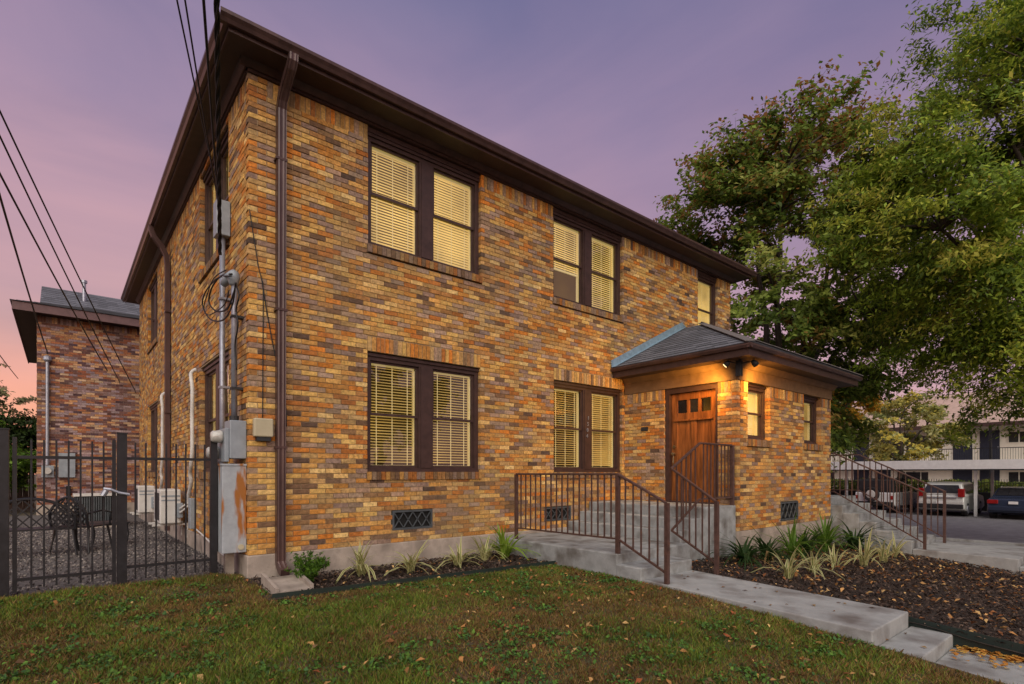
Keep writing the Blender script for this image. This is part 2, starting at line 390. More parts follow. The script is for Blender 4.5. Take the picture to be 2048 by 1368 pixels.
# ------------------------------------------------------------------ brickwork
PAL = [lin(*c) for c in [(178,132,74),(188,144,84),(172,118,58),(160,100,50),(182,112,46),(142,118,100),(134,110,100),(154,128,112),(202,168,112),(194,156,92),(126,96,68),(110,84,66),(84,66,58),(166,132,86),(176,142,96),(156,112,68)]]
_m = np.mean(PAL, axis=0); PAL = [tuple((_m*.02+np.array(c)*1.02+.003)*np.array([1.03,1.02,.93])) for c in PAL]
PW = [12,11,12,8,7,11,9,7,7,8,8,5,2,10,10,9]
PAL2 = [lin(*c) for c in [(172,126,88),(180,138,102),(152,98,70),(142,86,64),(154,132,130),(146,122,124),(116,82,74),(98,70,68),(86,64,68),(188,156,124),(134,108,104)]]
PW2 = [8,7,8,7,9,9,9,7,5,5,8]
def pick(pal, w, r): return r.choices(range(len(pal)), w)[0]
MOD, CRS = .214, .0677
def subtract(iv, a, b):
    out = []
    for (p, q) in iv:
        if b <= p or a >= q: out.append((p, q))
        else:
            if a > p: out.append((p, a))
            if b < q: out.append((b, q))
    return out
def lay(u0, u1, z0, z1, holes, soldiers, rng, pal, w, phase=0, startcut=None, endcut=None):
    """bricks of one wall as (ua,ub,za,zb,palette index). holes block running bond; soldiers are filled with upright bricks."""
    out = []; n = int(round((z1-z0)/CRS)); c = (z1-z0)/n
    for k in range(n):
        za = z0+k*c; zm = za+c/2; iv = [(u0, u1)]
        for (a, b, p, q) in holes + [s[:4] for s in soldiers]:
            if p < zm < q: iv = subtract(iv, a, b)
        odd = (k+phase) % 2; off = MOD/2 if odd else 0
        for (a, b) in iv:
            if startcut and abs(a-u0) < 1e-6 and odd == startcut[0]: a = a+startcut[1]
            if endcut and abs(b-u1) < 1e-6 and odd == endcut[0]: b = b-endcut[1]
            i = math.floor((a-u0-off)/MOD)-1; 
            while True:
                p = u0+off+i*MOD; q = p+MOD-.0095; i += 1
                if p >= b: break
                p2, q2 = max(p, a), min(q, b)
                if q2-p2 > .025: out.append((p2, q2, za+.0045, za+c-.0045, pick(pal, w, rng)))
    for (a, b, p, q) in soldiers:
        m = int(round((b-a)/CRS)); s = (b-a)/m
        for i in range(m): out.append((a+i*s+.0065, a+(i+1)*s-.0065, p+.005, q-.005, pick(pal, w, rng)))
    return out
class Wall:
    """plane: ('Y',y0,sign) front-like wall at Y=y0 whose outside is sign*Y; or ('X',x0,sign)"""
    def __init__(s, ax, c, sign): s.ax, s.c, s.sg = ax, c, sign
    def P(s, u, w, z):                 # w = depth inwards
        k = s.c - s.sg*w
        return (u, k, z) if s.ax == 'Y' else (k, u, z)
    def box(s, mb, u0, u1, w0, w1, z0, z1, col=None):
        a, b = s.P(u0, w0, z0), s.P(u1, w1, z1)
        return mb.box(a[0], b[0], a[1], b[1], a[2], b[2], col)
def mortar_cells(wall, mb, u0, u1, z0, z1, holes, w0=0.0, w1=.2, gap=.012):
    us = sorted({u0, u1, *[h[0]-gap for h in holes], *[h[1]+gap for h in holes]}); zs = sorted({z0, z1, *[max(z0, h[2]-gap) for h in holes], *[min(z1, h[3]+gap) for h in holes]})
    us = [u for u in us if u0 <= u <= u1]; zs = [z for z in zs if z0 <= z <= z1]
    for i in range(len(us)-1):
        for j in range(len(zs)-1):
            cu, cz = (us[i]+us[i+1])/2, (zs[j]+zs[j+1])/2
            if any(h[0]-gap < cu < h[1]+gap and h[2]-gap < cz < h[3]+gap for h in holes): continue
            wall.box(mb, us[i], us[i+1], w0, w1, zs[j], zs[j+1])
SINGLE = []      # candidates for individual brick objects: (screen area, wall, brick, parent)
def brick_wall(house, name, wall, u0, u1, z0, z1, holes, soldiers, seed, pal=PAL, w=PW, phase=0, startcut=None, endcut=None, single=True, mm='mortar', mu=None, mz=None):
    rng = random.Random(seed); mb = MB()
    m0, m1 = mu or (u0, u1)
    mortar_cells(wall, mb, m0, m1, z0, z1, holes)
    wp = mb.build(name, M[mm], house)
    for b in lay(u0, u1, z0, z1, holes, soldiers, rng, pal, w, phase, startcut, endcut):
        if single:
            pr = [project(wall.P(b[i], 0, b[j])) for i, j in ((0,2),(1,2),(1,3),(0,3))]
            ar = 0
            for i in range(4):
                a, c = pr[i], pr[(i+1) % 4]; ar += a[0]*c[1]-c[0]*a[1]
            ok = all(0 < p[0] < 2048 and 0 < p[1] < 1368 for p in pr)
        else: ar, ok = 0, False
        SINGLE.append((abs(ar) if ok else 0, wall, b, wp, pal, rng.random()))
    return wp
BCACHE = {}
def flush_bricks(limit=300):
    global SINGLE
    order = sorted(range(len(SINGLE)), key=lambda i: -SINGLE[i][0])
    solo = set(i for i in order[:limit] if SINGLE[i][0] > 0)
    rest = {}
    rng = random.Random(5)
    for i, (ar, wall, b, wp, pal, rr) in enumerate(SINGLE):
        ua, ub, za, zb, pi = b; pr = .008+.008*rr; base = base_of(wp)
        if i in solo:
            key = (round(ub-ua, 2), round(zb-za, 2), pi, wall.ax)
            if key not in BCACHE:
                lu, lz = ub-ua, zb-za; mb = MB(); c = pal[pi]
                # chamfered brick, centred, outside at w=-0.0075
                ch = .0035; o, q, d = -.012, -.012+ch, .09
                def PP(u, w, z): return (u, -wall.sg*w, z) if wall.ax == 'Y' else (-wall.sg*w, u, z)
                f = [PP(-lu/2+ch, o, -lz/2+ch), PP(lu/2-ch, o, -lz/2+ch), PP(lu/2-ch, o, lz/2-ch), PP(-lu/2+ch, o, lz/2-ch)]
                g = [PP(-lu/2, q, -lz/2), PP(lu/2, q, -lz/2), PP(lu/2, q, lz/2), PP(-lu/2, q, lz/2)]
                h = [PP(-lu/2, d, -lz/2), PP(lu/2, d, -lz/2), PP(lu/2, d, lz/2), PP(-lu/2, d, lz/2)]
                mb.quad(*f, c)
                for k in range(4):
                    k2 = (k+1) % 4; mb.quad(g[k], g[k2], f[k2], f[k], c); mb.quad(h[k], h[k2], g[k2], g[k], c)
                ob = mb.build('brick', M['brick'], None); BCACHE[key] = ob.data
            else:
                ob = bpy.data.objects.new('brick', BCACHE[key]); COL.objects.link(ob)
            ob.parent = wp
            ctr = Vector(wall.P((ua+ub)/2, rng.uniform(-.003, .002), (za+zb)/2)) - base
            ob.location = ctr
        else:
            mb = rest.setdefault(wp.name, (wp, MB()))[1]
            c = pal[pi]; j = .82+.36*rng.random(); t = rng.uniform(-.06, .06)
            c = (c[0]*j*(1+t), c[1]*j, c[2]*j*(1-t))
            wall.box(mb, ua, ub, -pr, .09, za, zb, c)
    for wp, mb in rest.values():
        o = mb.build('brickwork', M['brick'], wp, kind='stuff', fixn=False)
    SINGLE = []

# ------------------------------------------------------------------ windows
def blind(wall, mb, u0, u1, z0, z1, w, pitch=.042, tilt=.35, r=R):
    z = z1-.03
    while z > z0+.03:
        sag = r.uniform(-.0015, .0015); hw = .017
        a = wall.P(u0, w-hw*math.cos(tilt), z-hw*math.sin(tilt)*2+sag); b = wall.P(u1, w-hw*math.cos(tilt), z-hw*math.sin(tilt)*2)
        c = wall.P(u1, w+hw*math.cos(tilt), z+hw*math.sin(tilt)*2); d = wall.P(u0, w+hw*math.cos(tilt), z+hw*math.sin(tilt)*2+sag)
        mb.quad(a, b, c, d); z -= pitch
def window(house, wall, u0, u1, z0, z1, lights=2, style=('lo','lo'), casing=.075, mull=.25, tilt=(.5,.5), shade=None, label=None, depth=.085):
    f = MB(); W0, W1 = depth-.03, depth+.06
    wall.box(f, u0, u0+casing, W0, W1, z0, z1); wall.box(f, u1-casing, u1, W0, W1, z0, z1)
    wall.box(f, u0+casing, u1-casing, W0, W1, z1-.10, z1); wall.box(f, u0+casing, u1-casing, W0, W1, z0, z0+.06)
    wall.box(f, u0-.0, u1+.0, W0-.025, W0-.003, z1-.045, z1-.002)       # drip cap
    wall.box(f, u0+.01, u1-.01, W0-.03, W0-.003, z0+.002, z0+.03)       # wood sill
    um = (u0+u1)/2; spans = [(u0+casing, u1-casing)]
    if lights == 2:
        spans = [(u0+casing, um-mull/2), (um+mull/2, u1-casing)]
        wall.box(f, um-mull/2, um+mull/2, W0+.002, W1-.002, z0+.06, z1-.10)
        wall.box(f, um-mull/2+.03, um+mull/2-.03, W0-.012, W0+.001, z0+.06, z1-.10)
    win = f.build('window', M['trim'], house)
    if label: win['label'] = label
    za, zb = z0+.06, z1-.10; zm = (za+zb)/2 + .0
    for i, (a, b) in enumerate(spans):
        s = MB()       # two sashes: upper outside, lower set back
        for (p, q, w0) in ((zm-.015, zb, depth+.005), (za, zm+.02, depth+.03)):
            t = .032
            wall.box(s, a, a+t, w0, w0+.025, p, q); wall.box(s, b-t, b, w0, w0+.025, p, q)
            wall.box(s, a+t, b-t, w0, w0+.025, p, p+t+.006); wall.box(s, a+t, b-t, w0, w0+.025, q-t, q)
        s.build('sash', M['trim'], win)
        g = MB(); g.quad(*[wall.P(u, depth+.017, z) for u, z in ((a+.032,zm+.023),(b-.032,zm+.023),(b-.032,zb-.032),(a+.032,zb-.032))]); g.build('pane', M['glass'], win)
        g = MB(); g.quad(*[wall.P(u, depth+.042, z) for u, z in ((a+.032,za+.038),(b-.032,za+.038),(b-.032,zm-.012),(a+.032,zm-.012))]); g.build('pane', M['glass'], win)
        st = style[i]; bw = depth+.10
        bl = MB(); z_bot = za+.03
        if shade and shade[i] is not None: z_bot = za+(zb-za)*shade[i]
        blind(wall, bl, a+.01, b-.03, z_bot, zb, bw, tilt=tilt[i])
        bo = bl.build('blind', M['slat_up' if st == 'up' else 'slat_lo'], win, kind='stuff', fixn=False)
        tr = MB(); wall.box(tr, a+.012, b-.032, bw-.014, bw+.014, z_bot-.02, z_bot+.012)
        wall.box(tr, a+.005, b-.02, bw-.02, bw+.02, zb-.045, zb-.005)
        for q in (.18, .5, .82): wall.box(tr, a+(b-a)*q-.006, a+(b-a)*q+.006, bw-.027, bw-.024, z_bot, zb-.045)
        tr.build('blind_rail', M['blindtrim'], win)
        rt = MB(); wall.box(rt, b-.028, b-.012, bw-.02, bw+.04, za, zb-.05); rt.build('inner_stop', M['blindtrim'], win)
    rm = MB(); dd = depth+.75
    P = wall.P; a, b = u0+.02, u1-.02
    rm.quad(P(a,dd,z0), P(b,dd,z0), P(b,dd,z1), P(a,dd,z1))
    rm.quad(P(a,depth+.07,z0), P(a,dd,z0), P(a,dd,z1), P(a,depth+.07,z1)); rm.quad(P(b,depth+.07,z0), P(b,dd,z0), P(b,dd,z1), P(b,depth+.07,z1))
    rm.quad(P(a,depth+.07,z0), P(b,depth+.07,z0), P(b,dd,z0), P(a,dd,z0)); rm.quad(P(a,depth+.07,z1), P(b,depth+.07,z1), P(b,dd,z1), P(a,dd,z1))
    rm.build('glow_room', M['room_up' if style[0] == 'up' else 'room_lo'], win, fixn=False)
    return win
def sill(house, wall, u0, u1, ztop, h=.115, seed=1, pal=PAL, w=PW):
    rng = random.Random(seed); mb = MB(); n = int(round((u1-u0+.03)/.072)); s = (u1-u0+.03)/n
    wall.box(mb, u0-.012, u1+.012, -.028, .09, ztop-h+.006, ztop-.008, (.20,.14,.09))
    for i in range(n):
        c = pal[rng.choice([5,6,10,11,15,3,13,0])]; c = tuple(x*.75 for x in c)
        wall.box(mb, u0-.015+i*s+.004, u0-.015+(i+1)*s-.004, -.042-.004*rng.random(), .085, ztop-h, ztop, c)
    return mb.build('window_sill', M['brick'], house, kind='stuff')
def vent(house, wall, u0, u1, z0, z1):
    mb = MB()
    wall.box(mb, u0, u1, -.016, .05, z0, z0+.03); wall.box(mb, u0, u1, -.016, .05, z1-.03, z1)
    wall.box(mb, u0, u0+.03, -.016, .05, z0+.03, z1-.03); wall.box(mb, u1-.03, u1, -.016, .05, z0+.03, z1-.03)
    n = 4; s = (u1-u0-.06)/n
    for i in range(n):
        for (p, q) in ((0, 1), (1, 0)):
            a = wall.P(u0+.03+i*s, -.004, z0+.03+(z1-z0-.06)*p); b = wall.P(u0+.03+(i+1)*s, -.004, z0+.03+(z1-z0-.06)*q)
            mb.obox(a, b, .016, .014)
    v = mb.build('crawl_vent', M['vent'], house)
    d = MB(); wall.box(d, u0+.02, u1-.02, .03, .04, z0+.02, z1-.02); d.build('vent_screen', M['void'], v)

# ------------------------------------------------------------------ the brick house
HL, HD, ZB, ZT = 11.62, 12.0, .33, 6.29
house = thing('brick_house', (0, 0, 0), 'two storey orange brick house with lit windows and dark brown eaves', 'house')
front = Wall('Y', 0, -1); side = Wall('X', 0, -1)
VX0, VX1, VY = 7.3, 11.45, -2.457
lowz, upz = (1.37, 3.075), (4.60, 6.22)
wins_f = [(1.55,3.54,*lowz),(5.22,7.21,*lowz),(1.56,3.55,*upz),(5.21,7.22,*upz),(10.08,11.0,*upz)]
vents_f = [(1.94,2.62,.51,.80),(4.98,5.68,.47,.72)]
inner = [(VX0+.02, VX1-.02, .33, 3.3)]
holes_f = wins_f + vents_f + inner + [(w[0]-.02, w[1]+.02, w[2]-.115, w[2]) for w in wins_f]
topsold = []
def toprow(u0, u1, cuts, z0, z1):
    iv = [(u0, u1)]
    for (a, b) in cuts: iv = subtract(iv, a, b)
    return [(a, b, z0, z1) for a, b in iv]
topsold = toprow(.21, HL-.1, [(w[0]-.0, w[1]+.0) for w in wins_f if w[2] > 4], 6.075, ZT)
sold_f = topsold + [(1.55,3.54,3.085,3.30),(5.22,7.21,3.085,3.30)]
fw = brick_wall(house, 'front_wall', front, -.006, HL, ZB, ZT, [h for h in holes_f]+[(w[0], w[1], w[3], ZT+.01) for w in wins_f if w[2] > 4], sold_f, 21, phase=0, startcut=(1, .1), mu=(.0, HL))
wins_s = [(1.0,2.98,*lowz),(1.0,2.98,*upz),(8.15,9.98,*lowz),(8.15,9.98,*upz)]
sw = brick_wall(house, 'side_wall', side, -.006, HD, ZB, ZT, wins_s+[(w[0]-.02, w[1]+.02, w[2]-.115, w[2]) for w in wins_s], toprow(.1, HD, [w[:2] for w in wins_s if w[2] > 4], 6.075, ZT), 22, phase=0, startcut=(0, .1), mu=(.2, HD))
# vestibule (projecting entry)
vw = Wall('X', VX0, -1); vf = Wall('Y', VY, -1); VT = 2.985
door_hole = (-2.10, -.985, .33, VT+.02)
brick_wall(house, 'vestibule_side_wall', vw, VY-.006, -.012, ZB, VT, [door_hole], [(-.98, -.012, 2.785, VT), (VY+.1, -2.10, 2.785, VT)], 23, phase=0, startcut=(1, .1), mu=(VY+.2, -.012))
wins_v = [(7.66,8.53,1.96,VT),(10.04,10.93,1.96,VT)]
brick_wall(house, 'vestibule_front_wall', vf, VX0-.006, VX1, ZB, VT, wins_v+[(8.96,9.76,.42,.78)]+[(w[0]-.02,w[1]+.02,w[2]-.125,w[2]) for w in wins_v],
           [(VX0+.1,7.66,2.785,VT),(8.53,10.04,2.785,VT),(10.93,VX1,2.785,VT)], 24, phase=0, startcut=(0, .1), mu=(VX0, VX1))
ve = Wall('X', VX1, 1)
brick_wall(house, 'vestibule_end_wall', ve, VY+.11, -.012, ZB, VT, [], [], 25, single=False, mu=(VY+.2, -.012))
er = Wall('X', HL, 1)
brick_wall(house, 'end_wall', er, .11, HD, ZB, ZT, [], [], 26, single=False, mu=(.2, HD-.2))
br = Wall('Y', HD, 1)
brick_wall(house, 'back_wall', br, 0, HL, ZB, ZT, [], [], 27, single=False, mu=(0, HL))
flush_bricks(300)
# foundation plinth
mb = MB(); mb.box(-.03, HL+.02, -.03, HD, -1.2, ZB); mb.build('foundation', M['found'], house, bevel=.012)
mb = MB(); mb.box(VX0-.02, VX1+.02, VY-.02, -.03, -1.2, ZB-.002); mb.build('foundation', M['found'], house)
# windows and sills
for i, w in enumerate(wins_f):
    up = w[2] > 4
    if i == 3: window(house, front, *w, style=('up','up'), tilt=(.6,.55), shade=(.40, None), label='window with the left blind half raised above a dark lower pane')
    elif i == 4: window(house, front, *w, lights=1, style=('up',), tilt=(1.25,))
    elif up: window(house, front, *w, style=('up','up'), tilt=(.60,.72))
    elif i == 0: window(house, front, *w, style=('lo','lo'), tilt=(.30,.27))
    else: window(house, front, *w, style=('lo','lo'), tilt=(.24,.5))
    sill(house, front, w[0], w[1], w[2]-.0, seed=40+i)
    if up:      # dark head board between window and frieze
        mb = MB(); mb.box(w[0]+.002, w[1]-.002, .02, .12, w[3]+.002, ZT-.002); mb.build('head_board', M['trim'], house)
for i, w in enumerate(wins_s):
    window(house, side, *w, style=('up','up') if w[2] > 4 else ('up','lo'), tilt=(1.1,1.1)); sill(house, side, w[0], w[1], w[2], seed=50+i)
    if w[2] > 4:
        mb = MB(); mb.box(.02, .12, w[0]+.002, w[1]-.002, w[3]+.002, ZT-.002); mb.build('head_board', M['trim'], house)
for i, w in enumerate(wins_v):
    window(house, vf, *w, lights=1, style=('lo' if i else 'up',), tilt=(1.1,), depth=.12, casing=.06); sill(house, vf, w[0], w[1], w[2], h=.125, seed=60+i)
for v in vents_f: vent(house, front, *v)
vent(house, vf, 8.96, 9.76, .42, .78)

# eaves, soffit, frieze, gutters, roof
OV_X, OV_Y = .30, .40
mb = MB(); mb.box(-OV_X, HL+.30, -OV_Y, .02, 6.40, 6.43); mb.box(-OV_X, .02, .02, HD+.4, 6.40, 6.43); mb.box(HL-.02, HL+.30, .02, HD+.4, 6.40, 6.43)
mb.build('soffit', M['soffit'], house)
mb = MB()
mb.box(-.02, HL+.02, -.035, .03, ZT+.002, 6.399); mb.box(-.035, .03, .031, HD, ZT+.002, 6.399)
mb.build('frieze_board', M['trim'], house)
mb = MB()      # crown moulding under the soffit
mb.prism([(-.035,6.33),(-.055,6.33),(-.115,6.398),(-.035,6.398)], -.115, HL+.10, 'x')
mb.prism([(-.036,6.33),(-.056,6.33),(-.116,6.3985),(-.036,6.3985)], -.05, HD, 'y')
mb.build('crown_moulding', M['gutter'], house)
mb = MB()
mb.box(-OV_X-.02, HL+.32, -OV_Y-.02, -OV_Y+.002, 6.385, 6.55); mb.box(-OV_X-.02, -OV_X+.002, -OV_Y+.003, HD+.4, 6.385, 6.55); mb.box(HL+.298, HL+.32, -OV_Y+.003, HD+.4, 6.385, 6.55)
mb.build('fascia', M['trim'], house)
def gutter_profile(s):      # outward distance, height : ogee-like
    return [(0,6.43),(.055*s,6.43),(.075*s,6.465),(.105*s,6.50),(.105*s,6.54),(.095*s,6.54),(.092*s,6.505),(.06*s,6.46),(.045*s,6.445),(.006*s,6.445),(.006*s,6.54),(0,6.54)]
mb = MB(); y0 = -OV_Y-.021; x0 = -OV_X-.021
mb.prism([(y0-a, z) for a, z in gutter_profile(1)], x0-.10, HL+.42, 'x'); mb.build('gutter', M['gutter'], house)
mb = MB(); mb.prism([(x0-a, z) for a, z in gutter_profile(1)], y0-.002, HD+.5, 'y'); mb.build('gutter', M['gutter'], house)
mb = MB()
E0, E1, F0, F1, EZ = -OV_X-.06, HL+.36, -OV_Y-.06, HD+.45, 6.553; run = (E1-E0)/2; pit = .40
ap = [( (E0+E1)/2, F0+run, EZ+run*pit), ((E0+E1)/2, F1-run, EZ+run*pit)]
c4 = [(E0,F0,EZ),(E1,F0,EZ),(E1,F1,EZ),(E0,F1,EZ)]; rc_ = (.10,.095,.10)
mb.poly([c4[0],c4[1],ap[0]], rc_); mb.poly([c4[1],c4[2],ap[1],ap[0]], rc_); mb.poly([c4[2],c4[3],ap[1]], rc_); mb.poly([c4[3],c4[0],ap[0],ap[1]], rc_)
mb.poly([c4[3],c4[2],c4[1],c4[0]], rc_)
mb.build('roof', M['shingle'], house)
# downspouts
def downspout(pts, label, w=.125, d=.085):
    mb = MB(); pts = [Vector(p) for p in pts]
    n = len(pts); ring = []
    for i, p in enumerate(pts):
        dr = (pts[min(i+1, n-1)]-pts[max(i-1, 0)]).normalized()
        ring.append((p, dr))
    base = 0; lat = Vector((1,0,0)) if label == 'f' else Vector((0,1,0))
    prof = [(-.5,-.5),(-.42,-.42),(-.25,-.5),(-.08,-.42),(.08,-.42),(.25,-.5),(.42,-.42),(.5,-.5),(.5,.5),(-.5,.5)]
    for p, dr in ring:
        nn = lat.cross(dr).normalized()
        out = Vector((0,-1,0)) if label == 'f' else Vector((-1,0,0))
        if nn.dot(out) < 0: nn = -nn
        if abs(nn.dot(out)) < .05: nn = Vector((0,0,1))
        for a, b in prof: mb.v.append(tuple(p + lat*a*w - nn*b*d))
    k = len(prof)
    for i in range(n-1):
        for j in range(k):
            j2 = (j+1) % k; mb.f.append((i*k+j, i*k+j2, (i+1)*k+j2, (i+1)*k+j)); mb.c.append(None)
    mb.f.append(tuple(range(k))); mb.c.append(None); mb.f.append(tuple((n-1)*k+j for j in range(k))); mb.c.append(None)
    return mb
dx = .36
pts = [(dx+.02,-.455,6.44),(dx+.02,-.45,6.37),(dx+.015,-.40,6.30),(dx+.005,-.22,6.16),(dx,-.12,6.05),(dx,-.075,5.95),(dx-.005,-.07,3.0),(dx-.01,-.07,.24),(dx-.005,-.085,.19),(dx,-.15,.135),(dx+.005,-.22,.11)]
dsp = downspout(pts, 'f', w=.108).build('downspout', M['gutter'], house)
for z in (5.3, 3.4, 1.66): MB().box(dx-.075, dx+.065, -.118, -.010, z, z+.03).build('strap', M['gutter'], dsp)
pts = [(-.36,6.1,6.44),(-.355,6.1,6.35),(-.32,6.1,6.24),(-.17,6.1,6.05),(-.10,6.1,5.9),(-.075,6.1,5.7),(-.075,6.1,.15)]
ds2 = downspout(pts, 's').build('downspout', M['gutter'], house)
for z in (4.7, 2.6): MB().box(-.124, -.012, 6.0, 6.2, z, z+.03).build('strap', M['gutter'], ds2)

# vestibule: frieze, soffit, roof, flashing, door
mb = MB()
mb.box(VX0-.03, VX0+.10, VY-.03, -.03, VT+.003, 3.26); mb.box(VX0+.101, VX1+.03, VY-.03, VY+.10, VT+.003, 3.26); mb.box(VX1-.07, VX1+.031, VY+.101, -.03, VT+.003, 3.26)
mb.build('porch_frieze', M['frieze'], house)
mb = MB(); o = .40
mb.box(VX0-o, VX1+o, VY-o, -.035, 3.30, 3.325); mb.build('porch_soffit', M['soffit'], house)
mb = MB()
mb.prism([(VX0-.031,3.20),(VX0-.05,3.20),(VX0-.13,3.298),(VX0-.031,3.298)], VY-.10, -.04, 'y')
mb.prism([(VY-.031,3.20),(VY-.05,3.20),(VY-.13,3.297),(VY-.031,3.297)], VX0-.10, VX1+.10, 'x')
mb.build('porch_moulding', M['frieze'], house)
mb = MB()
fx0, fx1, fy0 = VX0-o-.02, VX1+o+.02, VY-o-.02
mb.box(fx0, fx0+.022, fy0, -.035, 3.29, 3.47); mb.box(fx0+.023, fx1-.023, fy0, fy0+.022, 3.29, 3.47); mb.box(fx1-.022, fx1, fy0, -.035, 3.29, 3.47)
mb.build('porch_fascia', M['trim'], house)
mb = MB()      # small half-round edge gutter
mb.prism([(fx0-.002,3.40),(fx0-.05,3.41),(fx0-.075,3.45),(fx0-.075,3.475),(fx0-.002,3.475)], fy0-.07, -.036, 'y')
mb.prism([(fy0-.002,3.40),(fy0-.05,3.41),(fy0-.075,3.45),(fy0-.075,3.474),(fy0-.002,3.474)], fx0-.07, fx1+.07, 'x')
mb.build('porch_gutter', M['gutter'], house)
mb = MB(); RZ = 3.485; ex0, ex1, ey = fx0-.05, fx1+.05, fy0-.05; cx_ = (ex0+ex1)/2; RA = 4.72; yr = -.55
rsh = random.Random(3)
def shingle_face(a, b, c, d, rows):       # eave a->b, ridge d->c : stepped courses, each shingle tab its own small slab face
    a, b, c, d = map(Vector, (a, b, c, d)); nn = (b-a).cross(d-a).normalized()
    if nn.z < 0: nn = -nn
    for k in range(rows):
        t0, t1 = k/rows, (k+1.12)/rows; t1 = min(t1, 1)
        p0, p1 = a.lerp(d, t0), b.lerp(c, t0); q0, q1 = a.lerp(d, t1), b.lerp(c, t1)
        ln = (p1-p0).length; n = max(1, int(ln/.30)); ph = rsh.random()*.5
        cuts = [0]+[min(1, max(0, (i+ph)/n)) for i in range(n)]+[1]
        for i in range(len(cuts)-1):
            s0, s1 = cuts[i], cuts[i+1]
            if s1-s0 < 1e-4: continue
            g = rsh.uniform(.75, 1.3); col = (.105*g, .108*g, .125*g)
            up = nn*(.012+rsh.uniform(0, .004)); dn = nn*.001
            A, B, C_, D_ = p0.lerp(p1, s0)+up, p0.lerp(p1, s1)+up, q0.lerp(q1, s1)+dn, q0.lerp(q1, s0)+dn
            mb.quad(tuple(A), tuple(B), tuple(C_), tuple(D_), col)
            mb.quad(tuple(A-up), tuple(B-up), tuple(B), tuple(A), tuple(x*.6 for x in col))
shingle_face((ex0,-.03,RZ), (ex0,ey,RZ), (cx_,yr,RA), (cx_,-.03,RA), 15)
shingle_face((ex0,ey,RZ), (ex1,ey,RZ), (cx_,yr,RA), (cx_,yr,RA), 15)
shingle_face((ex1,ey,RZ), (ex1,-.03,RZ), (cx_,-.03,RA), (cx_,yr,RA), 15)
pr_ = mb.build('porch_roof', M['shingle'], house, kind='stuff', fixn=False)
mb = MB()      # hip caps
for e in ((ex0,ey),(ex1,ey)):
    a = Vector((e[0], e[1], RZ+.02)); b = Vector((cx_, yr, RA+.02))
    for k in range(9): mb.obox(a.lerp(b, k/9), a.lerp(b, (k+1.1)/9)+Vector((0,0,.004)), .16, .012)
mb.build('hip_cap', mat('hip_cap_shingle', (.12,.105,.10), .9, var=.3, nscale=30), pr_)
mb = MB()      # wall flashing
for (a, b) in (((ex0,RZ),(cx_,RA)), ((cx_,RA),(ex1,RZ))):
    mb.poly([(a[0],-.045,a[1]+.02),(b[0],-.045,b[1]+.02),(b[0],-.03,b[1]+.16),(a[0],-.03,a[1]+.16)])
    mb.poly([(a[0],-.045,a[1]+.021),(b[0],-.045,b[1]+.021),(b[0],-.15,b[1]+.022),(a[0],-.15,a[1]+.022)])
mb.build('roof_flashing', M['flash'], house)
# door frame, door
DZ0, DZ1 = .79, VT
mb = MB()
mb.box(VX0+.015, VX0+.15, -1.075, -.985, DZ0, DZ1); mb.box(VX0+.015, VX0+.15, -2.10, -2.045, DZ0, DZ1); mb.box(VX0+.016, VX0+.149, -2.045, -1.075, DZ1-.10, DZ1)
mb.build('door_frame', M['trim'], house)
D0, D1, DT = -2.04, -1.08, DZ1-.105
mb = MB(); X = VX0+.085; t = .045
ya, yb = D0, D1; st = .13
mb.box(X, X+t, ya, ya+st, DZ0+.02, DT); mb.box(X, X+t, yb-st, yb, DZ0+.02, DT)
for (p, q) in ((DZ0+.02, DZ0+.24), (DT-.13, DT), (2.36, 2.50)): mb.box(X, X+t, ya+st, yb-st, p, q)
ym = (ya+yb)/2; mb.box(X+.001, X+t-.001, ym-.055, ym+.055, DZ0+.24, 2.36)
for k in (1, 2):
    yy = ya+st+(yb-ya-2*st)*k/3; mb.box(X+.001, X+t-.001, yy-.03, yy+.03, 2.50, DT-.13)
mb.box(X+.018, X+t-.01, ya+st, yb-st, DZ0+.24, 2.36)
mb.box(X-.02, X-.001, ya+st-.06, yb-st+.06, 2.345, 2.375)
door = mb.build('door', M['door'], house, bevel=.004)
for k in range(3):
    w3 = (yb-ya-2*st)/3; p = ya+st+w3*k+.03*(k > 0); q = ya+st+w3*(k+1)-.03*(k < 2)
    g = MB(); g.quad((X+.024,p,2.50),(X+.024,q,2.50),(X+.024,q,DT-.13),(X+.024,p,DT-.13)); g.build('pane', M['doorglass'] if k else glassmat('door_pane_warm', (.9,.8,.5), 1.6, 1.0), door)
mb = MB(); mb.tube([(X-.001, yb-.065, 1.72), (X-.05, yb-.065, 1.72)], .027, 12); mb.tube([(X-.001, yb-.065, 1.86), (X-.02, yb-.065, 1.86)], .03, 12); mb.lathe([(.012,-.075),(.03,-.07),(.033,-.055),(.02,-.045)], (X, yb-.065, 1.72), 12, 'x')
mb.tube([(X-.03, yb-.065, 1.70), (X-.045, yb-.065, 1.55), (X-.03, yb-.065, 1.45)], .012, 8)
mb.build('handle', mat('brass_handle', (.30,.24,.14), .3, metal=.9, var=.1), door)
mb = MB(); mb.box(VX0-.05, VX0+.2, -2.05, -1.07, DZ0, DZ0+.025); mb.build('threshold', M['trim'], house)
mb = MB(); mb.box(VX0-.03, VX0-.008, -.60, -.44, 2.20, 2.28); mb.build('mail_slot', M['dark'], house)
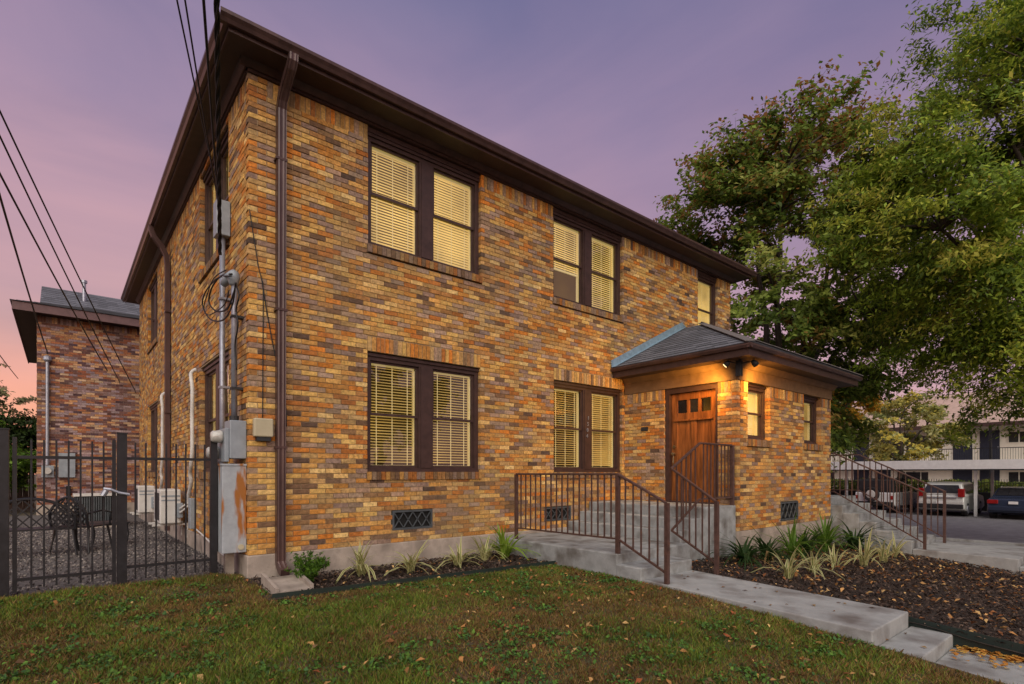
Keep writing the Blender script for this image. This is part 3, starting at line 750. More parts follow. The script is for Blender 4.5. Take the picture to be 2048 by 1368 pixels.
# vertical house number on the mullion of the window by the entry
for k, ch in enumerate('1504'):
    cu = bpy.data.curves.new('house_number', 'FONT'); cu.body = ch; cu.size = .105; cu.extrude = .006; cu.align_x = 'CENTER'
    to = bpy.data.objects.new('house_number_tmp', cu); COL.objects.link(to)
    bpy.context.view_layer.update()
    me = bpy.data.meshes.new_from_object(to.evaluated_get(bpy.context.evaluated_depsgraph_get())); bpy.data.objects.remove(to, do_unlink=True)
    me.materials.clear(); me.materials.append(M['conduit']); me.name = 'house_number'
    no = bpy.data.objects.new('house_number', me); COL.objects.link(no); no.parent = house
    no.location = (6.215-.012*k, .030, 2.40-.118*k); no.rotation_euler = (math.radians(90), 0, 0)

# twin flood light on the vestibule corner
fl = thing('flood_light', (VX0-.06, VY-.06, 3.22), 'twin headed flood light glowing under the entry roof corner', 'light')
mb = MB(); mb.box(VX0-.125, VX0-.035, VY-.125, VY-.035, 3.02, 3.295); mb.build('mount', M['dark'], fl, bevel=.008)
for (dxl, dyl, tgt) in ((-.22, .10, (-.35, .9, -.9)), (.10, -.24, (.95, -.35, -.9))):
    c = Vector((VX0-.06+dxl, VY-.06+dyl, 3.225)); d = Vector(tgt).normalized()
    mb = MB(); mb.tube([c-d*.07, c-d*.02, c+d*.035], [.03,.05,.055], 14); hd = mb.build('lamp_head', M['dark'], fl, smooth=True)
    mb = MB(); mb.tube([c+d*.033, c+d*.045], [.048,.03], 14); mb.build('bulb', M['bulb'], hd)
    mb = MB(); mb.tube([Vector((VX0-.07, VY-.07, 3.24)), c-d*.06], .012, 6); mb.build('arm', M['dark'], fl)
    ld = bpy.data.lights.new('flood_lamp_light', 'SPOT'); ld.energy = 105; ld.color = (1.0, .47, .07); ld.spot_size = math.radians(170); ld.spot_blend = .9; ld.shadow_soft_size = .2
    lo = bpy.data.objects.new('flood_lamp_light', ld); COL.objects.link(lo); lo.parent = fl; lo.location = c+d*.26-Vector(fl.location)
    aim = (d*.6+Vector((.5, .5, 0))*(1.0 if True else 0)).normalized(); lo.rotation_euler = aim.to_track_quat('-Z', 'Y').to_euler()

# ------------------------------------------------------------------ stairs, walkway
stair = thing('concrete_stairs', (5.2, -1.3, 0), 'grey concrete entry stairs with platform and landing beside the wooden door', 'stairs')
PX, PY, PZ = 3.85, -2.61, .28
mb = MB(); mb.box(PX, 5.55, PY, -.04, -.6, PZ); mb.build('platform', M['conc2'], stair, bevel=.015)
mb = MB(); mb.box(PX-.015, 5.0, PY-.40, PY-.003, -.6, .147); mb.build('step', M['conc2'], stair, bevel=.015)
for k, (xa, z) in enumerate(((5.553, .45), (5.853, .62))):
    mb = MB(); mb.box(xa, xa+.297, -2.46, -.04, -.5, z); mb.build('step', M['conc2'], stair, bevel=.012)
mb = MB(); mb.box(6.153, VX0-.035, VY-.0, -.04, -.6, .79); mb.build('landing', M['conc2'], stair, bevel=.015)
# walkway slabs falling gently towards the street
def slab(name, x0, x1, y0, z0, y1, z1, th, m, parent=None, label=None):
    mb = MB(); mb.prism([(y0, z0), (y1, z1), (y1, z1-th), (y0, z0-th)], x0, x1, 'x')
    o = mb.build(name, m, parent, bevel=.012); 
    if parent is None: o['kind'] = 'structure'
    return o
slab('path', 3.88, 4.98, -3.013, .0, -5.53, -.088, .45, M['conc'])
slab('path', 3.885, 5.04, -5.533, -.245, -5.885, -.25, .35, M['conc'])
slab('path', 3.88, 5.02, -5.888, -.375, -9.5, -.43, .3, M['conc'])
# east stairs and walkway
st2 = thing('concrete_stairs', (12.5, -3.0, -.2), 'grey concrete stairs running down past the far side of the entry', 'stairs')
mb = MB(); mb.box(11.56, 13.4, -2.35, -.02, -1.0, .79); mb.build('landing', M['conc2'], st2, bevel=.012)
for k in range(5):
    mb = MB(); mb.box(11.56, 13.4, -2.353-.32*(k+1)+.002, -2.353-.32*k, -1.0, .79-.165*(k+1)); mb.build('step', M['conc2'], st2, bevel=.012)
slab('path', 11.56, 13.4, -3.955, -.20, -5.55, -.215, .3, M['conc'])
slab('path', 11.6, 13.35, -5.553, -.36, -7.2, -.38, .3, M['conc'])
sheet('sidewalk', [13.55, 14.5, 15.5, 16.5, 17.3], list(np.arange(-14, 12.1, 2.0)), M['conc'], .02)
mb = MB()
ys_ = np.arange(-14, 12.1, 2.0)
for a, b in zip(ys_[:-1], ys_[1:]): mb.obox((17.4, a, Hs(17.4, a)-.03), (17.4, b, Hs(17.4, b)-.03), .16, .24)
kb = mb.build('kerb', M['conc']); kb['kind'] = 'structure'

# ------------------------------------------------------------------ railings
def rail_thing(loc, label, segs, posts, grp='brown iron stair railings', m='rail', r_top=.022, bal=.0085):
    t = thing('railing', loc, label, 'railing', grp)
    for (p, z0, z1, w) in posts:
        mb = MB(); mb.box(p[0]-w/2, p[0]+w/2, p[1]-w/2, p[1]+w/2, z0, z1); mb.build('post', M[m], t)
    for (a, b, n, ra, rb) in segs:         # a,b: (x,y,zbottom,ztop)
        A0, A1 = Vector((a[0],a[1],a[2])), Vector((a[0],a[1],a[3])); B0, B1 = Vector((b[0],b[1],b[2])), Vector((b[0],b[1],b[3]))
        mb = MB(); mb.obox(A1, B1, .042, .03); mb.build('top_rail', M[m], t, bevel=.008)
        mb = MB(); mb.obox(A0, B0, .03, .022); mb.build('bottom_rail', M[m], t)
        for k in range(1, n+1):
            f = k/(n+1); p, q = A0.lerp(B0, f), A1.lerp(B1, f)
            mb = MB(); mb.box(p.x-bal, p.x+bal, p.y-bal, p.y+bal, p.z, q.z-.004); mb.build('baluster', M[m], t)
    return t
rail_thing((3.9,-2.6,.28), 'brown iron railing around the low platform, running down to the walkway on the lawn side',
    [((3.91,-.49,.46,1.335),(3.91,-2.58,.475,1.337),17,0,0), ((3.91,-2.58,.475,1.337),(3.925,-3.32,.12,.985),5,0,0)],
    [((3.91,-.49),.28,1.33,.045), ((3.91,-2.58),.28,1.33,.05), ((3.925,-3.33),-.01,.985,.05)])
rail_thing((6.2,-2.4,.79), 'brown iron railing from the wooden door zigzagging down the entry stairs',
    [((7.18,-2.42,.93,1.835),(6.17,-2.42,.93,1.835),8,0,0), ((6.17,-2.42,.93,1.835),(5.26,-2.50,.49,1.42),5,0,0), ((5.26,-2.50,.49,1.42),(5.03,-3.35,.13,.965),6,0,0)],
    [((7.2,-2.42),.78,1.835,.06), ((5.03,-3.36),-.02,.965,.05)])
for (x, lab) in ((11.70, 'brown iron stair railing past the entry on the mulch side'), (13.26, 'brown iron stair railing past the entry on the parking side')):
    rail_thing((x,-3.2,0), lab, [((x,-.8,.93,1.80),(x,-2.45,.93,1.80),11,0,0), ((x,-2.45,.93,1.80),(x,-4.13,-.08,.95),13,0,0)],
        [((x,-.8),.78,1.80,.045), ((x,-4.13),-.21,.96,.05)])

# ------------------------------------------------------------------ iron fence and gate on the left
FY = .30
fence = thing('iron_fence', (-.8, FY, .1), 'black iron picket fence panel between the gate and the brick house', 'fence')
gate = thing('iron_gate', (-1.75, FY, .1), 'black iron picket gate with a latch, leading to the gravel yard', 'gate')
fence2 = thing('iron_fence', (-2.9, FY, .1), 'black iron picket fence section on the far side of the gate post', 'fence')
def pickets(t, xs, z0, z1, w=.017):
    for x in xs:
        mb = MB(); mb.box(x-w/2, x+w/2, FY-w/2, FY+w/2, z0, z1); mb.build('picket', M['iron'], t)
def barh(t, x0, x1, z, h=.032):
    mb = MB(); mb.box(x0, x1, FY-.0165, FY+.0165, z, z+h); mb.build('rail', M['iron'], t)
def post(t, x, w, z1):
    mb = MB(); mb.box(x-w/2, x+w/2, FY-w/2, FY+w/2, -.3, z1); mb.build('post', M['iron'], t)
    mb = MB(); mb.box(x-w/2-.006, x+w/2+.006, FY-w/2-.006, FY+w/2+.006, z1+.001, z1+.015); mb.build('post_cap', M['iron'], t)
post(fence, -.333, .075, 1.76); post(fence, -1.255, .09, 1.79)
pickets(fence, np.linspace(-1.13, -.43, 8), .14, 1.70)
barh(fence, -1.21, -.371, 1.50); barh(fence, -1.21, -.371, .27)
pickets(gate, np.linspace(-2.02, -1.42, 7), .16, 1.70)
for xa in (-1.345, -2.165): MB().box(xa, xa+.035, FY-.02, FY+.02, .13, 1.72).build('stile', M['iron'], gate)
barh(gate, -2.129, -1.346, 1.50); barh(gate, -2.129, -1.346, .24)
mb = MB(); mb.tube([(-1.42,FY-.03,1.18),(-1.36,FY-.05,1.17),(-1.28,FY-.055,1.13),(-1.19,FY-.06,1.11)], .016, 8); mb.tube([(-1.43,FY-.05,1.10),(-1.40,FY-.05,1.16)], .028, 8); mb.build('latch', M['conduit'], gate)
post(fence2, -2.235, .09, 1.79)
pickets(fence2, np.linspace(-3.6, -2.36, 12), .14, 1.70); barh(fence2, -3.7, -2.281, 1.50); barh(fence2, -3.7, -2.281, .27)

# ------------------------------------------------------------------ electrical service on the side wall
cab = thing('electrical_cabinet', (-.15, .25, .36), 'tall grey electrical cabinet streaked with orange rust at the house corner', 'cabinet')
mb = MB(); mb.box(-.285, -.012, .06, .42, .37, 1.44); mb.build('body', M['rust'], cab, bevel=.01)
mb = MB(); mb.box(-.292, -.012, .052, .43, 1.442, 1.465); mb.build('lid', M['rust'], cab)
mb = MB(); mb.box(-.20, -.10, .30, .40, .0, .368); mb.build('leg', M['found'], cab)
mb = MB(); mb.tube([(-.08,.055,.44),(-.08,.04,.44)], .035, 12); mb.build('knockout', M['beige'], cab)
mp_ = thing('meter_panel', (-.15, .3, 1.5), 'grey electric meter panel with two glass meters above the rusty cabinet', 'meter panel')
mb = MB(); mb.box(-.20, -.012, .06, .36, 1.53, 2.0); mb.build('body', M['grey'], mp_, bevel=.01)
mb = MB(); mb.box(-.25, -.20, .10, .55, 1.49, 1.90); mb.build('backplate', M['grey'], mp_, bevel=.008)
for (y, z) in ((.22, 1.80), (.46, 1.61)):
    mb = MB(); mb.lathe([(.075,-.252),(.08,-.28),(.07,-.36),(.05,-.38)], (0, y-.0, z), 18, 'x'); mb.build('meter', M['meterglass'], mp_, smooth=True)
cd1 = thing('conduit', (-.07, 1.2, .4), 'straight grey metal conduit running up the side wall from the ground', 'conduit', 'grey conduits on the side wall')
mb = MB(); mb.tube([(-.10,.95,.35),(-.10,.95,4.55)], .036, 12); mb.build('pipe', M['conduit'], cd1, smooth=True)
mb = MB(); mb.box(-.19, -.02, .85, 1.07, 4.55, 5.02); mb.build('junction_box', M['grey'], cd1, bevel=.01)
for z in (1.2, 2.5, 3.7): MB().box(-.142, -.01, .90, 1.0, z, z+.03).build('strap', M['conduit'], cd1)
cd2 = thing('conduit', (-.07, .3, 2.0), 'grey conduit with a rounded weatherhead rising from the meter panel', 'conduit', 'grey conduits on the side wall')
mb = MB(); mb.tube([(-.11,.25,2.0),(-.11,.25,3.55),(-.11,.24,3.72)], .036, 12); mb.build('pipe', M['conduit'], cd2, smooth=True)
mb = MB(); mb.lathe([(.035,0),(.055,.02),(.075,.1),(.06,.17),(.02,.2)], (-.12,.24,3.70), 14); mb.tube([(-.12,.24,3.83),(-.17,.36,3.80),(-.2,.42,3.74)], [.07,.06,.04], 10); mb.build('weatherhead', M['grey'], cd2, smooth=True)
for z in (2.4, 3.3): MB().box(-.15, -.01, .20, .30, z, z+.03).build('strap', M['dark'], cd2)
MB().tube([(-.11,.25,2.0),(-.11,.25,2.07)], .055, 10).build('collar', M['dark'], cd2)
bx = thing('utility_box', (.15, -.05, 1.8), 'beige plastic phone box on the front wall beside the downspout', 'utility box')
mb = MB(); mb.box(.035, .262, -.10, -.011, 1.80, 2.03); mb.build('cover', M['beige'], bx, bevel=.015)
mb = MB(); mb.box(.07, .235, -.085, -.012, 1.75, 1.798); mb.build('base', M['dark'], bx)
def cable(name, pts, r, label, cat='cable', group=None, n=6, sag=0, m='wire'):
    pts = [Vector(p) for p in pts]
    if len(pts) == 2 and sag:
        a, b = pts; pts = [a.lerp(b, t/16.0) - Vector((0,0,sag*4*(t/16.0)*(1-t/16.0))) for t in range(17)]
    elif len(pts) > 3:
        q = []
        for i in range(len(pts)-1):
            p0, p1, p2, p3 = pts[max(i-1,0)], pts[i], pts[i+1], pts[min(i+2,len(pts)-1)]
            for t in (0, .2, .4, .6, .8):
                q.append(.5*((2*p1)+(p2-p0)*t+(2*p0-5*p1+4*p2-p3)*t*t+(3*p1-p0-3*p2+p3)*t**3))
        pts = q+[pts[-1]]
    mb = MB(); mb.tube(pts, r, n); o = mb.build(name, M[m], None, smooth=True)
    return tag(o, label, cat, group)
# loops by the weatherhead
def pl(pts, X=-.2): return [pxX(a, b, X-.02*math.sin(k)) for k, (a, b) in enumerate(pts)]
cable('drip_loop_cable', pl([(462,552),(436,556),(412,582),(405,610),(420,638),(446,640),(464,612),(470,575)]), .010, 'black drip loop cable hanging in the widest curl by the weatherhead')
cable('drip_loop_cable', pl([(464,548),(442,552),(424,575),(418,604),(432,622),(454,618),(466,590),(472,566)], -.17), .011, 'black drip loop cable curling tightly inside the wider loop by the weatherhead')
cable('drip_loop_cable', pl([(452,540),(428,556),(414,590),(408,616),(418,630),(448,610),(458,580)], -.23), .007, 'thin black cable looping closest to the wall window by the weatherhead')
cable('drip_loop_cable', pl([(470,566),(478,590),(472,620),(476,650),(470,690),(473,740)], -.15), .009, 'thin black cable dropping beside the weatherhead conduit')
# service cables out to the street pole
for (h, px, d, r, lab) in (((-.18,.70,4.22), 434, 4.4, .022, 'thick twisted black service cable rising from the weatherhead past the eave corner'),
                           ((-.16,.74,4.45), 409, 4.6, .012, 'black overhead cable just left of the thick service cable'),
                           ((-.15,.78,4.7), 374, 4.9, .008, 'thin overhead wire crossing the eave to the street, inner of a close pair'),
                           ((-.15,.8,4.9), 359, 5.0, .008, 'thin overhead wire crossing the eave to the street, outer of a close pair')):
    a = Vector(h); b = pxd(px, 0, d); far_ = a+(b-a)*2.6
    oc = cable('service_cable', [a, far_], r if r < .02 else .012, lab, 'cable', 'overhead cables at the house corner', sag=.12)
    if r > .02:
        for ph in (0, 2.1, 4.2):       # strands twisted round the messenger wire
            tw = [a.lerp(far_, k/150.0)-Vector((0,0,.12*4*(k/150.0)*(1-k/150.0)))+Vector((math.cos(k*.55+ph)*.016, math.sin(k*.55+ph)*.016, math.sin(k*.55+ph)*.01)) for k in range(151)]
            mb = MB(); mb.tube(tw, .009, 5); mb.build('strand', M['wire'], oc, smooth=True, fixn=False)
cable('wall_cable', [(.0,-.02,4.6),(.10,-.018,3.95),(.14,-.02,3.78),(.16,-.02,3.6),(.155,-.018,2.6),(.15,-.03,2.04)], .006, 'thin black cable stapled down the front wall to the beige box')
cable('wall_cable', [(.14,-.022,3.78),(.2,-.022,3.4),(.28,-.022,2.95),(.42,-.02,2.3),(.44,-.02,1.95)], .007, 'loose black cable slanting behind the front downspout')
# house number 2 side: line-set covers and mini split units
def split_unit(y, label, lab2):
    t = thing('mini_split_unit', (-.3, y, .45), label, 'air conditioner', 'mini split units on the side wall')
    mb = MB(); mb.box(-.46, -.14, y, y+.80, .46, 1.06); mb.build('casing', M['white'], t, bevel=.02)
    g = MB(); g.box(-.468, -.461, y+.10, y+.62, .52, 1.0)
    gr = g.build('fan_grille', M['dark'], t)
    g = MB(); g.box(-.44, -.16, y-.006, y-.001, .93, .96); g.box(-.44, -.16, y-.006, y-.001, .86, .885); g.build('louver', M['grey'], t)
    g = MB(); g.box(-.22, -.12, y-.07, y-.002, .56, .82); g.build('valve_cover', M['grey'], t, bevel=.01)
    for yy in (y+.12, y+.64):
        g = MB(); g.box(-.56, -.012, yy, yy+.04, .415, .45); g.box(-.05, -.013, yy+.002, yy+.038, .18, .414); g.build('bracket', M['white'], t)
    for dz in (0, .07):
        g = MB(); g.tube([(-.17,y-.05,.66+dz),(-.17,y-.14,.66+dz),(-.12,y-.22,.72+dz),(-.06,y-.30,.80+dz)], .016, 8); g.build('pipe', M['white'], t, smooth=True)
    g = MB(); g.box(-.10, -.012, y-.62, y-.42, .40, .92); g.build('disconnect_box', M['grey'], t, bevel=.01)
    cable('line_set', [(-.03,y-.75,3.10),(-.10,y-.70,3.02),(-.10,y-.82,2.75),(-.10,y-.80,2.3),(-.10,y-.80,1.7),(-.10,y-.62,1.35),(-.08,y-.60,1.2),(-.08,y-.35,.95),(-.06,y-.30,.80)], .032, lab2, 'pipe', 'white pipe runs to the air conditioners', 8, m='white')
split_unit(3.95, 'white mini split air conditioner on brackets near the fence panel', 'wavy white insulated pipe on the wall by the lower side window')
split_unit(7.4, 'white mini split air conditioner on brackets beyond the side downspout', 'wavy white insulated pipe on the wall beyond the side downspout')
cable('drain_pipe', [(-.05,3.2,.42),(-.06,2.4,.36),(-.07,1.5,.27),(-.07,.7,.2)], .014, 'pale drain pipe sloping along the foundation of the side wall', 'pipe', m='white')
# splash block under the downspout
sb = thing('splash_block', (.15, -.72, 0), 'grey concrete splash block on the soil below the downspout', 'splash block')
mb = MB(); za = Hs(.1,-.8)+.02; mb.prism([(-.45,za+.10),(-1.0,za+.03),(-1.0,za-.02),(-.45,za-.02)], .06, .40, 'x'); mb.build('channel', M['found'], sb)
for xa in (.02, .402): mb = MB(); mb.prism([(-.45,za+.16),(-1.0,za+.07),(-1.0,za-.02),(-.45,za-.02)], xa, xa+.038, 'x'); mb.build('rim', M['found'], sb)
mb = MB(); pts = [(x, bed_y(x), Hs(x, bed_y(x))+.02) for x in np.linspace(-.05, 3.84, 24)]
for a, b in zip(pts[:-1], pts[1:]): mb.obox(a, b, .012, .10)
tag(mb.build('bed_edging', M['green_edge']), 'dark green plastic edging strip between the lawn and the front planting bed', 'edging')
mb = MB(); pts = [(5.035+.004*k, y, Hs(5.03, y)-.06) for k, y in enumerate(np.linspace(-5.4, -9.4, 16))]
for a, b in zip(pts[:-1], pts[1:]): mb.obox(a, b, .014, .24)
tag(mb.build('bed_edging', M['green_edge']), 'dark green plastic edging strip of the mulch bed beside the lower walkway', 'edging')
# ------------------------------------------------------------------ yard furniture behind the fence
def iron_seat(label, x, y, rz, wid, name, cat):
    z0 = Hs(x, y); t = thing(name, (x, y, z0), label, cat, None, rz); w = wid/2
    def mk(fn, nm):
        mb = MB(); fn(mb); mb.build(nm, M['iron'], t, world=False)
    mk(lambda m: [m.box(-w, w, -.24, .24, .40, .425)] , 'seat')
    for sx in (-1, 1):
        for sy in (-1, 1):
            mk(lambda m: m.tube([(sx*(w-.03), sy*.2, .40), (sx*(w-.01), sy*.23, .2), (sx*(w+.02), sy*.26, 0)], [.02,.014,.018], 6), 'leg')
        mk(lambda m: m.tube([(sx*(w-.01), -.22, .42), (sx*(w+.03), -.2, .62), (sx*(w+.02), 0, .66), (sx*(w-.02), .24, .62)], .014, 6), 'arm')
    def back(m):
        n = 14; arc = [(-w+2*w*i/n, .25+.03, .62+.26*math.sin(math.pi*i/n)**.7) for i in range(n+1)]
        m.tube([(-w, .24, .40)]+arc+[(w, .24, .40)], .022, 6)
    mk(back, 'back_frame')
    def lattice(m):
        for k in range(-6, 7):
            for s in (-1, 1):
                a = Vector((k*w/3.5, .26, .45)); b = a+Vector((s*.36, .02, .40))
                # clip inside arch
                pts = [a.lerp(b, i/8) for i in range(9)]
                pts = [p for p in pts if abs(p.x) < w-.01 and p.z < .60+.26*max(0, math.sin(math.pi*(p.x+w)/(2*w)))**.7]
                if len(pts) > 1: m.obox(pts[0], pts[-1], .02, .018)
    mk(lattice, 'back_lattice')
    return t
iron_seat('black cast iron loveseat with a lattice back on the gravel', -2.12, 3.75, math.radians(176), 1.05, 'garden_loveseat', 'bench')
iron_seat('black cast iron armchair beside the small garden table', -1.52, 3.95, math.radians(140), .58, 'garden_chair', 'chair')
tb = thing('garden_table', (-1.12, 4.6, .09), 'small low black iron garden table with slim legs on the gravel', 'table')
mb = MB(); mb.box(-1.40, -.85, 4.4, 4.9, .47, .50); mb.build('tabletop', M['iron'], tb, bevel=.006)
for sx in (-1.36, -.89):
    for sy in (4.44, 4.86):
        mb = MB(); mb.tube([(sx, sy, .47), (sx+.02, sy, .28), (sx-.02, sy, .08)], .014, 6); mb.build('leg', M['iron'], tb)
ac = thing('ac_condenser', (-1.15, 8.8, .09), 'dark slatted air conditioning condenser standing on the gravel', 'air conditioner')
mb = MB(); mb.box(-1.55, -.72, 8.5, 9.3, .13, .82); mb.build('body', M['void'], ac)
for x in np.linspace(-1.54, -.73, 20):
    mb = MB(); mb.box(x-.012, x+.012, 8.475, 8.499, .15, .80); mb.build('slat', M['vent'], ac)
mb = MB(); mb.box(-1.57, -.70, 8.47, 9.32, .822, .87); mb.build('lid', M['white'], ac); mb = MB(); mb.box(-1.6, -.67, 8.44, 9.35, .02, .128); mb.build('pad', M['found'], ac)

# ------------------------------------------------------------------ neighbouring brick house
nb = thing('neighbour_house', (-1, 14.65, 0), 'darker mottled brick house with a grey shingle roof behind the gravel yard', 'house')
nf = Wall('Y', 14.65, -1); ns_ = Wall('X', -2.34, -1)
brick_wall(nb, 'front_wall', nf, -2.34, 2.6, .38, 6.15, [], [(-2.34, 2.6, 5.95, 6.15)], 71, PAL2, PW2, single=False, mm='mortar2')
brick_wall(nb, 'side_wall', ns_, 14.76, 24, .38, 6.15, [], [], 72, PAL2, PW2, single=False, mm='mortar2', mu=(14.86, 24))
flush_bricks(0)
mb = MB(); mb.box(-2.36, 2.6, 14.62, 24, -1, .379); mb.build('foundation', M['found'], nb)
mb = MB(); mb.box(-2.85, 2.9, 14.15, 24.4, 6.16, 6.20); mb.build('soffit', M['soffit'], nb)
mb = MB(); mb.box(-2.88, 2.9, 14.12, 14.149, 6.12, 6.36); mb.box(-2.88, -2.851, 14.15, 24.4, 6.12, 6.36); mb.build('fascia', mat('purple_brown_fascia', (.115,.06,.06), .5, var=.2), nb)
mb = MB(); rsh = random.Random(8)
shingle_face((-2.92,14.08,6.37), (4.2,14.08,6.37), (2.6,18.2,7.45), (-.9,18.2,7.45), 16)
shingle_face((-2.92,24.4,6.37), (-2.92,14.08,6.37), (-.9,18.2,7.45), (-.9,24.4,7.45), 12)
nr = mb.build('roof', M['slatroof'], nb, kind='stuff', fixn=False)
mb = MB(); shingle_face((-2.35,17.4,7.0), (4.2,17.4,7.0), (4.2,20.4,8.55), (-2.35,20.4,8.55), 12); mb.build('upper_roof', M['slatroof'], nb, kind='stuff', fixn=False)
mb = MB(); mb.prism([(17.45,6.6),(17.45,6.98),(20.4,8.5),(23.3,6.98),(23.3,6.6)], -2.30, -2.22, 'x'); mb.build('gable', mat('gable_board', (.08,.075,.08), .7), nb)
mb = MB(); mb.tube([(-1.1,19.2,7.7),(-1.1,19.2,8.62)], .06, 8); mb.tube([(-1.1,19.2,8.62),(-1.1,19.2,8.72)], .1, 8); mb.build('vent_pipe', M['conduit'], nr)
mb = MB(); mb.tube([(-2.10,14.56,1.6),(-2.10,14.56,4.75)], .045, 8); mb.lathe([(.05,4.74),(.11,4.80),(.10,4.9),(.03,4.95)], (-2.10,14.56,0), 10); mb.build('service_conduit', M['conduit'], nb)
mb = MB(); mb.box(-2.24, -1.95, 14.50, 14.63, 1.22, 1.58); mb.build('meter_box', M['grey'], nb); 
mb = MB(); mb.lathe([(.10,-.2),(.09,-.1),(.1,0)], (-2.10,14.50,1.42), 14, 'y'); mb.build('meter', M['meterglass'], nb)
mb = MB(); mb.box(-1.84, -1.44, 14.48, 14.63, 1.22, 1.97); mb.build('breaker_panel', M['grey'], nb)
mb = MB(); mb.box(-1.66, -1.55, 14.55, 14.63, .55, .95); mb.build('crawl_vent', M['void'], nb)
for (p0, p1, r, lab) in (((0,205),(272,785,14.5),.014,'upper wire of a close pair slanting across the neighbour house'), ((0,255),(240,765,14.5),.014,'lower wire of a close pair slanting across the neighbour house'),
                         ((0,330),(215,742,14.5),.016,'thick overhead cable slanting across the middle of the neighbour house'), ((0,375),(96,708,14.5),.016,'overhead cable running down to the conduit head on the neighbour house')):
    b = pxY(p1[0], p1[1], p1[2]); a = pxd(p0[0], p0[1], 8.0); far_ = b+(a-b)*1.5
    cable('overhead_wire', [b, far_], r, lab, 'cable', 'wires to the neighbour house', sag=.15)
b = pxY(36, 757, 22); a = pxd(0, 705, 16); cable('overhead_wire', [b, b+(a-b)*3], .014, 'thin wire low in the sky beside the neighbour house eave', 'cable', 'wires to the neighbour house', sag=.1)
wf = thing('wooden_fence', (-4, 17.8, .1), 'dark weathered wooden board fence beside the neighbour house', 'fence')
for i, x in enumerate(np.arange(-6.2, -2.5, .155)):
    mb = MB(); mb.box(x, x+.145, 17.8, 17.825, .1, 1.78+R.uniform(-.02,.02)); mb.build('board', M['fencewood'], wf)
mb = MB(); mb.box(-6.2, -2.45, 17.74, 17.797, 1.35, 1.44); mb.box(-6.2, -2.45, 17.74, 17.797, .45, .54); mb.build('rail', M['fencewood'], wf)
# ------------------------------------------------------------------ vegetation helpers
def rot_frames(n, rs, droop=0.0):
    d = rs.normal(size=(n,3)); d[:,2] -= droop; d /= np.linalg.norm(d, axis=1)[:,None]+1e-9
    a = rs.normal(size=(n,3)); s = np.cross(d, a); s /= np.linalg.norm(s, axis=1)[:,None]+1e-9
    return d, s
def leaf_quads(C, rs, ln, wd, droop=.3, jl=.35, nrm=None):
    n = len(C); l = ln*(1+jl*rs.uniform(-1,1,(n,1))); w = wd*(1+jl*rs.uniform(-1,1,(n,1)))
    if nrm is None: d, s = rot_frames(n, rs, droop)
    else:
        nn0 = nrm+rs.normal(size=(n,3))*.55; nn0 /= np.linalg.norm(nn0, axis=1)[:,None]+1e-9
        a = rs.normal(size=(n,3)); a[:,2] -= droop*1.5; d = a-nn0*(a*nn0).sum(1)[:,None]; d /= np.linalg.norm(d, axis=1)[:,None]+1e-9; s = np.cross(nn0, d)
    nn = np.cross(d, s)
    base = C-d*l/2; tip = C+d*l/2; mid = C + nn*(l*.08)
    return np.stack([base, mid+s*w/2, tip, mid-s*w/2], 1).reshape(-1,3)
